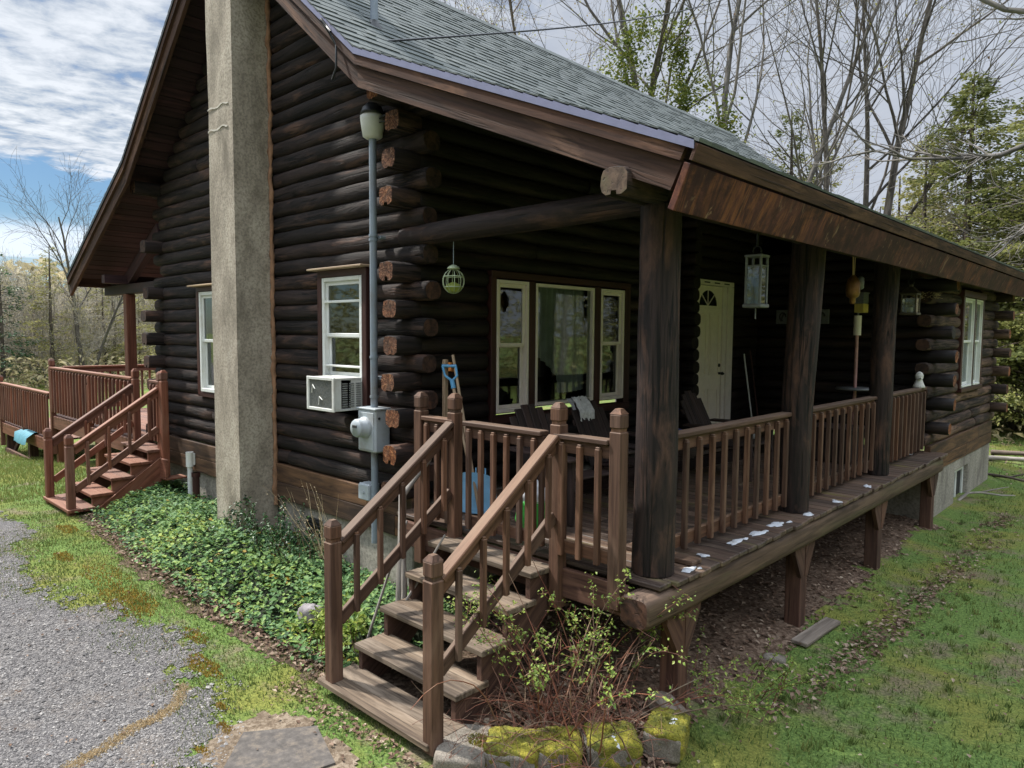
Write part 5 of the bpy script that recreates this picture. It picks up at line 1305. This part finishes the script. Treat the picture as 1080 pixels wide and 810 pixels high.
# paving slab, loose plank, sticks
def gz(p,dz): return (p[0],p[1],gh(p[0],p[1])+dz)
g=MB(); pl_=[(-4.20,2.00),(-3.93,2.36),(-3.50,2.22),(-3.62,1.70),(-3.92,1.74)]; g.prism([gz(p,.022) for p in pl_],(0,0,-.06),0); tag(g.build('paving_slab',[plain('dark_slab',(.085,.075,.068),.9,var=.35,scale=22,bump=.6,dirt=(.17,.135,.10))]),'dark weathered paving slab set in sandy soil below the bottom step','slab')
g=MB()
for i in range(220):
    a_=rg.uniform(0,6.28); q_=V(-2.62+rg.uniform(-.09,.09),10.98+rg.uniform(-.08,.08),3.08+rg.uniform(0,.04)); g.bar(q_,q_+V(.12*math.cos(a_),.12*math.sin(a_),rg.uniform(-.06,.03)),.004,.004,(.1,.2,1),0,.001)
tag(g.build('bird_nest',[M['straw']]),'untidy straw bird nest on the top log end beside the twin window','nest')
g=MB(); a=V(-2.235,5.90,-.04); b=V(-2.21,6.63,-.05); g.bar(a,b,.14,.035,(0,0,1),0,.006); tag(g.build('plank',[M['greyboard']]),'short grey plank lying on the grass by the deck post','plank')
g=MB(); vs,fs=rockmesh((-2.28,5.52,-.06),(.18,.12,.06),.4,21,boxy=3); g.add(vs,fs,0,True); tag(g.build('rock',[M['stone']]),'small flat stone in the lawn near the short plank','rock')
def stick(pts,r,l,m='driftwood'):
    g=MB(); g.tube(pts,[r*(1-.6*i/(len(pts)-1)) for i in range(len(pts))],7,0,True,jit=.12)
    k=len(pts)//2; p=Vector(pts[k]); g.tube([p,p+V(.22,.25,.06),p+V(.30,.55,.05)],[r*.5,r*.35,r*.2],5)
    tag(g.build('fallen_branch',[M[m]]),l,'branch','fallen branches on the lawn')
stick([(-2.50,12.95,-.05),(-2.42,13.2,.05),(-2.30,13.5,.03),(-2.05,13.75,-.02),(-1.9,13.95,-.03)],.025,'pale bent stick lying against the cellar window')
stick([(-3.6,17.0,.0),(-2.8,17.45,.04),(-2.2,17.7,.05),(-1.2,17.9,.02)],.07,'long grey fallen limb beyond the cabin corner')
stick([(-2.9,17.9,.1),(-2.2,18.1,.12),(-1.4,18.1,.02)],.06,'dark fallen limb behind the long grey one','barkdark')
stick([(-2.6,15.75,-.03),(-2.2,15.4,.02),(-1.6,15.0,.0)],.035,'thin dark fallen branch just past the foundation corner','barkdark')
g=MB(); vs,fs=blob(-1.72,6.05,.05,.025,-.055,.012,4); 
# ---- thorny rose bush by the stairs
rb=thing('rose_bush','tangled thorny rose bush with red canes and fresh green leaves by the stairs','bush',(-2.72,3.4,0))
g=MB(); lf=MB(); rr_=random.Random(5)
def cane(base,d,L,r,leafy,rng,droop):
    p=Vector(base); d=Vector(d).normalized(); pts=[p.copy()]; k=10
    for i in range(k):
        d=(d+Vector((rng.uniform(-.14,.14),rng.uniform(-.14,.14),-droop*i/k))).normalized(); p=p+d*(L/k); pts.append(p.copy())
    g.tube(pts,[r*(1-.7*i/k) for i in range(k+1)],5,0,False)
    for i in range(3,k+1):
        for q in range(rng.randint(0,2) if L>.4 else rng.randint(0,1)):
            dd=Vector((rng.uniform(-1,1),rng.uniform(-1,1),rng.uniform(-.3,.9))).normalized(); l2=rng.uniform(.03,.14); g.tube([pts[i],pts[i]+dd*l2*.5,pts[i]+dd*l2+V(0,0,.01)],[r*.4,r*.3,r*.2],4,0,False)
            if leafy and i>4:
                for s in range(rng.randint(3,7)): leaf_quad(lf,pts[i]+dd*l2*rng.uniform(.2,1.1),rng.uniform(.014,.034),rng,rng.random(),.9,.15,.6)
        if leafy and i>5:
            for s in range(rng.randint(4,11)): leaf_quad(lf,pts[i]+V(rng.gauss(0,.02),rng.gauss(0,.02),rng.gauss(0,.022)),rng.uniform(.012,.030),rng,rng.random(),.9,.15,.6)
for i in range(44):
    b=(-2.75+rr_.gauss(0,.24),3.44+rr_.gauss(0,.26),.02); a=rr_.uniform(0,6.28); cane(b,(math.cos(a)*.6,math.sin(a)*.6,1),rr_.uniform(.6,1.25),.0055,rr_.random()<.6,rr_,rr_.uniform(.05,.32))
for i in range(150):
    b=(-2.74+rr_.gauss(0,.30),3.38+rr_.gauss(0,.28),.03); a=rr_.uniform(0,6.28); cane(b,(math.cos(a),math.sin(a),rr_.uniform(.3,1)),rr_.uniform(.3,.75),.0035,False,rr_,rr_.uniform(.15,.5))
for (b,d,L) in (((-2.9,3.3,.3),(-.35,-.15,1),.8),((-2.95,3.25,.4),(-.5,-.2,.9),.7),((-2.6,3.6,.3),(.35,.5,1),.85),((-2.55,3.65,.3),(.1,.6,1),.75),((-2.7,3.5,.3),(.1,.2,1),.8),((-2.5,3.7,.05),(.6,.75,.55),.95),((-2.45,3.8,.05),(.55,.9,.4),1.0),((-2.4,3.75,.05),(.75,.6,.35),.9)): cane(b,d,L,.005,True,rr_,.12); cane((b[0]+.03,b[1]+.05,b[2]),d,L*.85,.005,True,rr_,.2)
g.build('canes',[M['cane']],rb); lf.build('leaves',[M['budleaf']],rb)
g=MB()
for i in range(16): sprig(g,(-2.3+rg.uniform(-.2,.35),4.6+rg.uniform(-.3,.5),gh(-2.2,4.6)),(rg.uniform(-.2,.7),rg.uniform(-.3,.8),.55),rg.uniform(.25,.6),26,(.015,.035),rg,r0=.004)
tag(g.build('bramble',[M['cane'],M['budleaf']]),'low trailing bramble with green leaves in front of the deck post','bramble')

# ================================================================== TREES
def grow(mb,p,d,L,r,lvl,maxl,rng,cfg,tips=None):
    k=(9,7,5,4,3)[lvl]; sides=(9,6,5,3,3)[lvl]; d=Vector(d).normalized(); p=Vector(p); pts=[p.copy()]; ds=[d.copy()]
    wig=cfg['wig'][lvl]; rmin=cfg['rmin']
    for i in range(k):
        d=(d+Vector((rng.gauss(0,wig),rng.gauss(0,wig),rng.gauss(0,wig*.6)+cfg['up'][lvl]))).normalized(); p=p+d*(L/k); pts.append(p.copy()); ds.append(d.copy())
    end=cfg['taper'][lvl]
    mb.tube(pts,[max(rmin,r*(1-(1-end)*i/k)) for i in range(k+1)],sides,0,False)
    if tips is not None and lvl>=maxl-1: tips.extend(pts[1:])
    if lvl<maxl:
        n=cfg['n'][lvl]; lo=cfg['lo'][lvl]
        for j in range(n):
            t=(lo+(1-lo)*(j+rng.random())/n)*k; a=min(k-1,int(t)); q=pts[a].lerp(pts[a+1],t-a); dd=ds[a]
            o=dd.orthogonal().normalized(); ang=rng.uniform(0,6.283); o=(o*math.cos(ang)+dd.cross(o)*math.sin(ang)); 
            th=math.radians(rng.uniform(*cfg['ang'][lvl])); nd=dd*math.cos(th)+o*math.sin(th)
            f=t/k; rr=r*(1-(1-end)*f); grow(mb,q,nd,L*rng.uniform(*cfg['len'][lvl])*(1-.45*f if lvl==0 else 1),rr*cfg['rr'][lvl],lvl+1,maxl,rng,cfg,tips)
BARE=dict(wig=(.05,.10,.14,.18,.2),up=(.02,.05,.05,.04,.03),rmin=.005,taper=(.25,.3,.3,.4,.5),n=(8,7,7,4),lo=(.3,.2,.15,.15),ang=((16,42),(20,52),(25,60),(25,70)),len=((.40,.62),(.42,.66),(.42,.7),(.4,.7)),rr=(.55,.55,.55,.6))
def bare_tree(name,seed,H,r,bark,label,loc,group=None,cfg=BARE,maxl=3,stems=None,buds=0,budmat=None,vine=None,ang0=0):
    rng=random.Random(seed); o=thing_local(name,label,'tree',loc,rng.uniform(0,6.28) if ang0 is None else ang0,group)
    g=MB(); tips=[]
    for (dx,dy,sL,sr) in (stems or [(0,0,1,1)]): grow(g,(dx*.25,dy*.25,-.2),(dx*.32,dy*.32,1),H*sL,r*sr,0,maxl,rng,cfg,tips)
    g.build('trunk',[M[bark]],o)
    if buds:
        b=MB()
        for i in range(buds): q=tips[rng.randrange(len(tips))]; leaf_quad(b,q+V(rng.gauss(0,.08),rng.gauss(0,.08),rng.gauss(0,.07)),rng.uniform(.05,.11),rng,rng.random(),.9,.1,.6)
        b.build('crown',[M[budmat or 'scrub']],o)
    if vine:
        b=MB(); z0,z1,n,rad=vine; cl=[]
        for i in range(16):
            z=z0+(z1-z0)*(i+rng.random())/16; a=rng.uniform(0,6.28); q=rad*rng.uniform(.1,.85); cl.append((q*math.cos(a),q*math.sin(a),z,rng.uniform(.28,.62),rng.random()))
        for i in range(n):
            cx,cy,cz,cr,ct=cl[rng.randrange(16)] if rng.random()<.8 else (0,0,rng.uniform(z0,z1),.22,.3)
            leaf_quad(b,(cx+rng.gauss(0,cr*.6),cy+rng.gauss(0,cr*.6),cz+rng.gauss(0,cr*.8)),rng.uniform(.07,.16),rng,max(0,min(1,rng.random()*.6+.4*ct)),.9,.12,.65)
        b.build('ivy_cover',[M['vineleaf']],o)
    return o
def conifer(name,seed,H,spread,label,loc,group=None,mat='needle',dens=1.0,z0=.06,bark='barkdark'):
    rng=random.Random(seed); o=thing_local(name,label,'tree',loc,0,group)
    g=MB(); g.tube([(0,0,-.3),(rng.gauss(0,.1),rng.gauss(0,.1),H*.5),(0,0,H)],[H*.018,H*.011,.02],7,0,False); c=MB()
    n=int(H*8.5*dens)
    for i in range(n):
        f=z0+(1-z0)*(i+rng.random())/n; z=H*f; L=spread*((1-f)**.75)*rng.uniform(.55,1.12)+.25; a=rng.uniform(0,6.283)
        dr=rng.uniform(.05,.4); p=Vector((0,0,z)); d=Vector((math.cos(a),math.sin(a),.22)); pts=[p]
        for k in range(5): d=Vector((d.x,d.y,d.z-dr*.22+rng.gauss(0,.06))).normalized(); p=p+d*(L/5); pts.append(p)
        if L>.8 and R.random()<.6: g.tube(pts,[.018*(1-.8*q/5)+.006 for q in range(6)],3,0,False)
        m=int(46*L*dens)+8; br=rng.random()
        for s in range(m):
            t=(.12+.88*rng.random()**.8)*5; k=min(4,int(t)); q=pts[k].lerp(pts[k+1],t-k); sd=1 if rng.random()<.5 else -1
            w=Vector((-d.y,d.x,0)); off_=L*.38*rng.random()*(1-abs(t/5-.45)*1.3); q=q+w*(sd*off_)+V(0,0,-.22*off_+rng.gauss(0,.05))+d*rng.gauss(0,.06); dd=(d*rng.uniform(.3,1)+w*sd*rng.uniform(.2,1)+V(0,0,rng.uniform(-.45,.15))).normalized(); l2=rng.uniform(.08,.20)*(1.1-.5*t/5); nrm=V(rng.gauss(0,1),rng.gauss(0,1),.6); sw=dd.cross(nrm).normalized()*l2*rng.uniform(.16,.28)
            tip=q+dd*l2; mid=q+dd*l2*.45; b0=len(c.v); rn=max(0,min(1,.55*rng.random()+.3*br+.25*nz(q.x*.8,q.y*.8,q.z*.8+seed)+.05))
            for v_ in (q,mid+sw,tip,mid-sw): c.v.append(tuple(v_)); c.g.append(tuple(v_)); c.r.append(rn)
            c.f.append((b0,b0+1,b0+2)); c.f.append((b0,b0+2,b0+3)); c.m+=[0,0]; c.s+=[False,False]
    g.build('trunk',[M[bark]],o); c.build('crown',[M[mat]],o); return o
def place(src,x,y,rz,s,label=None,group=None,used=set()):
    o=src if src not in used else copy_tree(src)
    used.add(src); o.location=(x,y,gh(x,y)-.05); o.rotation_euler=(0,0,rz); o.scale=(s,s,s*1.0)
    if label: o['label']=label
    if group: o['group']=group
    return o
def polar(px,d):  # compass bearing of a direction expressed as an offset from the lens axis
    a=math.atan((px-540)/752.); c,s=math.cos(a),math.sin(a); return (-.6865*c+.7271*s)*d,(.7271*c+.6865*s)*d
GT='tall trees standing behind the cabin roof'
def at_(px,d): x,y=polar(px,d); return (x,y,gh(x,y)-.1)
MULTI=[(0,0,1,1),(.55,.2,.9,.8),(-.5,.4,.95,.75)]
bare_tree('bare_tree',3,21,.18,'bark','tall leafless tree wrapped in dark ivy, left of the pair behind the roof',at_(655,25),GT,buds=1500,budmat='budtip',vine=(6.5,13.0,5200,1.25),ang0=1.0)
bare_tree('bare_tree',8,22,.19,'bark','tall leafless tree wrapped in ivy, right of the pair behind the roof',at_(712,26),GT,buds=1500,budmat='budtip',vine=(6.5,13.4,5200,1.15),ang0=2.2)
bare_tree('bare_tree',12,19,.19,'barkpale','pale multi stemmed leafless tree with limbs spreading rightwards above the roof',at_(762,24),GT,buds=1500,budmat='budtip',stems=[(.2,.1,1,.85),(.9,.5,.9,.65)],vine=(5.5,9.6,2600,1.5),ang0=.2)
bare_tree('bare_tree',17,17,.13,'barkdark','thin dark leafless tree rising at the left over the roof ridge',at_(592,27),GT,buds=1500,budmat='budtip',ang0=.5)
bare_tree('bare_tree',41,12.5,.12,'bark','thin leafless tree with fine twigs farthest left above the ridge',at_(545,30),GT,ang0=2.0,buds=900,budmat='budtip')
bare_tree('bare_tree',23,15.5,.17,'bark','large leafless tree with several mossy trunks between the roof and hemlocks',at_(905,25),GT,buds=1500,budmat='budtip',stems=MULTI,ang0=1.7)
bare_tree('bare_tree',31,9.5,.10,'bark','slim budding tree with thin trunk low over the roof slope',at_(842,33),GT,ang0=1.3,buds=900,budmat='budtip')
HT='tall hemlocks at the right wood edge'
conifer('hemlock_tree',4,9.6,3.3,'tall dense hemlock behind the roof end, taller of the hemlocks',at_(1012,23),HT,dens=2.2)
conifer('hemlock_tree',6,9.4,3.4,'tall hemlock cut off by the right picture edge',at_(1098,22),HT,dens=2.1)
conifer('hemlock_tree',9,9.6,2.4,'yellowish hemlock between the tall hemlocks and bare trunks',at_(968,30),HT,'needle_y',1.8)
conifer('cedar_tree',14,10.2,1.9,'small dark cedar just above the roof slope',at_(826,27),None,dens=1.3)
conifer('cedar_tree',15,10.0,1.9,'small yellow green cedar peeking over the shingle roof',at_(858,29),None,'needle_y',dens=1.3)
# limbs reaching in from a tree beyond the right edge
ot=thing('leafless_maple','leafless tree beyond the right edge whose long grey limbs reach into view','tree',(-.85,19,-.1))
g=MB(); rng=random.Random(77)
CF=dict(BARE); g.tube([(-.85,19,-.3),(-.8,19.0,3),(-.7,19.1,7),(-.5,19.2,11),(-.6,19.1,15)],[.26,.22,.18,.14,.06],9,0,False)
def limb(pts,r):
    g.tube(pts,[r*(1-.75*i/(len(pts)-1)) for i in range(len(pts))],6,0,False)
    for i in range(1,len(pts)):
        for k in range(3):
            a=Vector(pts[i-1]).lerp(Vector(pts[i]),rng.random()); grow(g,a,(Vector(pts[i])-Vector(pts[i-1])).normalized()+V(rng.gauss(0,.6),rng.gauss(0,.6),rng.gauss(.1,.5)),rng.uniform(.7,1.8),r*.35,2,3,rng,CF)
limb([(-.75,19,6.0),(-1.6,18.9,6.3),(-2.4,18.8,6.75),(-3.2,18.7,6.45),(-4.0,18.5,6.5),(-4.8,18.4,6.6),(-5.6,18.3,6.9)],.085)
limb([(-.55,19.1,10.6),(-1.7,18.9,10.1),(-2.6,18.8,9.9),(-3.3,18.6,10.25),(-4.3,18.5,10.6),(-5.4,18.4,10.7)],.10)
limb([(-.8,19,4.6),(-1.7,18.6,5.2),(-2.4,18.4,4.9),(-3.0,18.2,4.5)],.06); limb([(-.7,19,5.4),(-1.5,18.4,5.4),(-2.4,18.0,5.0),(-3.1,17.8,4.1)],.05); limb([(-.8,19,3.4),(-1.6,18.5,3.8),(-2.2,18.2,3.7)],.05)
limb([(-.6,19.1,8.6),(-1.8,18.8,9.0),(-3.2,18.6,9.5),(-4.6,18.4,10.6),(-5.6,18.3,11.8)],.09)
g.build('trunk',[M['barkpale']],ot)
# ---- sources for the woods
SCR=dict(BARE); SCR.update(n=(8,6,5,4),lo=(.08,.15,.15,.15),rmin=.008)
s1=bare_tree('scrub_tree',51,5.8,.06,'barkscrub','',(0,0,0),cfg=SCR,stems=[(0,0,1,1),(.9,.4,.9,.8),(-.7,.6,.85,.8),(.2,-.9,.9,.7)],buds=2600,maxl=3)
s2=bare_tree('scrub_tree',52,5.4,.055,'barkscrub','',(0,0,0),cfg=SCR,stems=[(0,0,1,1),(.9,.4,.9,.8),(-.7,.6,.85,.8)],buds=1300,maxl=3)
b1=bare_tree('bare_tree',53,10.5,.14,'bark','',(0,0,0))
c1=conifer('hemlock_tree',54,7.6,2.2,'',(0,0,0),None,'needle_y',.9)
c2=conifer('hemlock_tree',55,7.2,2.3,'',(0,0,0),None,'needle',.9)
c3=conifer('pine_tree',56,6.5,2.6,'',(0,0,0),None,'bushgreen',.9)
b1['label']='leafless grown tree standing within the wood edge'
LB={s1:('grey budding scrub tree in the brush at the wood edge','scrub trees at the wood edge'),s2:('grey budding scrub tree in the brush at the wood edge','scrub trees at the wood edge'),b1:('leafless grown tree standing within the wood edge','leafless trees in the woods'),c1:('green conifer standing among brush at the wood edge','conifers at the wood edge'),c2:('green conifer standing among brush at the wood edge','conifers at the wood edge')}
rw=random.Random(90)
def wood_row(n,pxa,pxb,da,db,mix):
    for i in range(n):
        px=pxa+(pxb-pxa)*(i+rw.random())/n; d=rw.uniform(da,db); x,y=polar(px,d); s=mix[rw.randrange(len(mix))]
        place(s,x,y,rw.uniform(0,6.28),rw.uniform(.75,1.12)*(d/54 if d>54 else 1)*(.8 if pxa<0 else 1)*(.62 if s is b1 else 1),*LB[s])
wood_row(40,-90,215,40,50,[s1,c1,c1,s1,s2,c2,c1])
wood_row(30,-100,220,50,62,[c1,s2,c1,s1,c2,s1])
wood_row(24,-100,220,62,80,[c1,c2,b1,c1])
wood_row(26,925,1190,23,31,[s1,c1,s1,c1,s2,c2])
wood_row(20,880,1190,31,44,[c1,c1,c2,s1])
place(c3,*polar(2,40),.3,.95,'rounded bright green pine at the left picture edge')
place(c3,*polar(96,46),1.3,.6,'small bright green pine seen beside the porch roof post')
bare_tree('bare_tree',61,8.4,.13,'bark','single tall leafless tree standing out against blue sky left of the roof',at_(88,40),None,ang0=.4,stems=[(0,0,1,1),(.7,.3,.9,.6)])
# far woods as one mass behind everything
g=MB()
for i in range(15000):
    a=rw.random(); px=-420+2100*a; d=rw.uniform(75,120); x,y=polar(min(max(px,-420),1680),d); hh=(6.5+3*nz(px*.012,1)+2.0*nz(px*.05,3))*d/80; z=gh(x,y)+hh*rw.random()**.8
    leaf_quad(g,(x,y,z),rw.uniform(.7,1.8),rw,max(0,min(1,.5*rw.random()+.5*(nz(px*.02,d*.1,4)+.5))),.9,.2,.6)
tag(g.build('far_woods',[M['scrub']]),kind='stuff')
# undergrowth along the wood edge
g=MB()
for i in range(9000):
    if rw.random()<.6: px=rw.uniform(-120,225); d=rw.uniform(37,52)
    else: px=rw.uniform(860,1200); d=rw.uniform(20.5,34)
    x,y=polar(px,d); h=rw.random()**1.6*1.5; leaf_quad(g,(x,y,gh(x,y)+h),rw.uniform(.15,.4),rw,rw.random(),.9,.2,.3)
tag(g.build('undergrowth',[M['scrub']]),kind='stuff')
# woods across the yard, facing the porch (seen mirrored in its windows)
g=MB(); lf=MB(); cfgw=dict(BARE); cfgw.update(n=(8,5,4,3),rmin=.02)
for i in range(30):
    a=rw.uniform(-1.9,1.2); d=rw.uniform(19,32); x,y=d*math.cos(a),6+d*math.sin(a); grow(g,(x,y,-.2),(rw.gauss(0,.05),rw.gauss(0,.05),1),rw.uniform(9,14),rw.uniform(.1,.2),0,2,rw,cfgw)
for i in range(60):
    a=-2.75+4.05*(i+rw.random())/60; d=rw.uniform(22,31); x0,y0=d*math.cos(a),6+d*math.sin(a); H=rw.uniform(8,13); sp=rw.uniform(2.2,3.4); tone=rw.uniform(-.2,.25)
    g.tube([(x0,y0,-.2),(x0,y0,H)],[.14,.03],6,0,False)
    for k in range(2400):
        f=rw.random()**.8; r_=sp*(1-f)**.8*math.sqrt(rw.random())+.1; b_=rw.uniform(0,6.28); leaf_quad(lf,(x0+r_*math.cos(b_),y0+r_*math.sin(b_),.2+H*f-.25*r_),rw.uniform(.2,.5),rw,max(0,min(1,rw.random()*.6+tone+.2)),.8,.1,.3)
for i in range(12000):
    a=rw.uniform(-2.75,1.3); d=rw.uniform(21,36); x,y=d*math.cos(a),6+d*math.sin(a); z=rw.random()**1.6*3; leaf_quad(lf,(x,y,z),rw.uniform(.15,.42),rw,max(0,min(1,rw.random())),.9,.2,.5)
tag(g.build('yard_woods',[M['barkpale']]),kind='stuff'); tag(lf.build('yard_woods',[M['needle_y']]),kind='stuff')

# ================================================================== SKY, SUN, CAMERA
SUN=Vector((-.955,-.295,1.30)).normalized()
w=bpy.data.worlds.new('World'); sc.world=w; w.use_nodes=True; nt=w.node_tree; nt.nodes.clear()
def N(ty,**k):
    x=nt.nodes.new(ty)
    for a,b in k.items(): setattr(x,a,b)
    return x
out=N('ShaderNodeOutputWorld'); bg=N('ShaderNodeBackground'); bg.inputs[1].default_value=.1; nt.links.new(bg.outputs[0],out.inputs[0])
sky=N('ShaderNodeTexSky',sky_type='NISHITA'); sky.sun_disc=False; sky.sun_elevation=math.asin(SUN.z); sky.sun_rotation=math.atan2(SUN.x,SUN.y); sky.air_density=1.1; sky.dust_density=.6; sky.ozone_density=2.0
tc=N('ShaderNodeTexCoord'); sx=N('ShaderNodeSeparateXYZ'); nt.links.new(tc.outputs['Generated'],sx.inputs[0])
def mth(op,a,b=0.0,clamp=False):
    x=N('ShaderNodeMath',operation=op,use_clamp=clamp)
    for s_,v_ in zip(x.inputs,(a,b)):
        if isinstance(v_,(int,float)): s_.default_value=v_
        else: nt.links.new(v_,s_)
    return x.outputs[0]
zz=mth('MAXIMUM',sx.outputs[2],.035); px_=mth('DIVIDE',sx.outputs[0],zz); py_=mth('DIVIDE',sx.outputs[1],zz)
cb=N('ShaderNodeCombineXYZ'); nt.links.new(px_,cb.inputs[0]); nt.links.new(py_,cb.inputs[1])
def nse(scale,detail,rough,dist=0.0,vec=None):
    x=N('ShaderNodeTexNoise'); nt.links.new(vec or cb.outputs[0],x.inputs['Vector']); x.inputs['Scale'].default_value=scale; x.inputs['Detail'].default_value=detail; x.inputs['Roughness'].default_value=rough; x.inputs['Distortion'].default_value=dist; return x.outputs[0]
def rmp(f,stops):
    x=N('ShaderNodeValToRGB'); e=x.color_ramp.elements
    while len(e)<len(stops): e.new(.5)
    for i,(p,c) in enumerate(stops): e[i].position=p; e[i].color=(c,c,c,1) if isinstance(c,(int,float)) else tuple(c)+(1,)
    nt.links.new(f,x.inputs[0]); return x.outputs[0]
def mx(f,a,b):
    x=N('ShaderNodeMix',data_type='RGBA')
    for s_,v_ in ((x.inputs[0],f),(x.inputs[6],a),(x.inputs[7],b)):
        if isinstance(v_,(int,float)): s_.default_value=v_
        elif isinstance(v_,tuple): s_.default_value=v_+(1,)
        else: nt.links.new(v_,s_)
    return x.outputs[2]
n_big=nse(.35,4,.6); n_mid=nse(2.1,5,.55,.35); n_small=nse(6.0,5,.62,.25)
edge=mth('ADD',px_,mth('MULTIPLY',mth('SUBTRACT',n_mid,.5),1.5)); edge=mth('ADD',edge,mth('MULTIPLY',mth('SUBTRACT',n_small,.5),.9))
mr=N('ShaderNodeMapRange'); nt.links.new(edge,mr.inputs[0]); mr.inputs[1].default_value=-5.25; mr.inputs[2].default_value=-4.75; cover=mr.outputs[0]
tex=mth('ADD',mth('MULTIPLY',n_mid,.45),mth('MULTIPLY',n_small,.55))
dens=rmp(tex,[(.36,.35),(.44,.85),(.5,1.0)])
yr=N('ShaderNodeMapRange'); nt.links.new(sx.outputs[1],yr.inputs[0]); yr.inputs[1].default_value=.45; yr.inputs[2].default_value=.72
cloud=mth('MULTIPLY',cover,mth('MAXIMUM',dens,yr.outputs[0]))
CC=rmp(tex,[(.38,(1.4,1.7,2.2)),(.47,(2.7,3.0,3.35)),(.58,(4.2,4.4,4.65))])
CC=mx(rmp(n_big,[(.35,0.0),(.65,.35)]),CC,(2.8,3.05,3.6))
# duller, even overcast towards +Y (over the woods)
CC=mx(mth('MULTIPLY',yr.outputs[0],.9),CC,(2.35,2.55,2.95))
# thin streak low in the blue
sv=N('ShaderNodeMapping'); sv.inputs['Scale'].default_value=(2.0,2.0,26); nt.links.new(tc.outputs['Generated'],sv.inputs[0])
st_=nse(1.6,4,.55,.3,sv.outputs[0]); band=N('ShaderNodeMapRange'); band.interpolation_type='SMOOTHSTEP'; nt.links.new(mth('ABSOLUTE',mth('SUBTRACT',sx.outputs[2],.095)),band.inputs[0]); band.inputs[1].default_value=.045; band.inputs[2].default_value=.01
stk=mth('MULTIPLY',rmp(st_,[(.42,0.0),(.6,.9)]),band.outputs[0])
sb_=N('ShaderNodeMix',data_type='RGBA',blend_type='MULTIPLY'); sb_.inputs[0].default_value=1; nt.links.new(sky.outputs[0],sb_.inputs[6]); sb_.inputs[7].default_value=(.25,.32,.38,1)
skyc=mx(mth('MULTIPLY',stk,.8),sb_.outputs[2],(4.6,4.9,5.4))
zb=N('ShaderNodeMapRange'); nt.links.new(sx.outputs[2],zb.inputs[0]); zb.inputs[1].default_value=.42; zb.inputs[2].default_value=.85; zb.inputs[3].default_value=.93; zb.inputs[4].default_value=3.7  # clouds overhead, above the view, brightened to lift the shaded side
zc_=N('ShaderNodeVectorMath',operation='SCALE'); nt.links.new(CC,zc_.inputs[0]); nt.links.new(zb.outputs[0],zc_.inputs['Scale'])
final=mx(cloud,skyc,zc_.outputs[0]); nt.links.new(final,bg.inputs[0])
sl=bpy.data.lights.new('Sun','SUN'); sl.energy=2.9; sl.angle=math.radians(2.5); sl.color=(1,.95,.87)
so=bpy.data.objects.new('Sun',sl); COL.objects.link(so); so.rotation_euler=SUN.to_track_quat('Z','Y').to_euler(); so.location=(-20,-20,30)
yaw,pitch,roll=math.radians(43.35),math.radians(4.05),math.radians(.42)
F0=V(-math.sin(yaw),math.cos(yaw),0); R0=V(math.cos(yaw),math.sin(yaw),0)
F=F0*math.cos(pitch)-Z*math.sin(pitch); U=Z*math.cos(pitch)+F0*math.sin(pitch); R1=R0*math.cos(roll)+U*math.sin(roll); U1=U*math.cos(roll)-R0*math.sin(roll)
cam=bpy.data.cameras.new('Camera'); co=bpy.data.objects.new('Camera',cam); COL.objects.link(co)
m=Matrix((R1,U1,-F)).transposed().to_4x4(); m.translation=V(0,0,2.54); co.matrix_world=m
cam.sensor_width=36; cam.lens=752/1080*36; cam.clip_end=1500; cam.clip_start=.05; sc.camera=co
sc.view_settings.view_transform='Standard'; sc.view_settings.look='None'; sc.view_settings.exposure=1.3; sc.view_settings.gamma=1
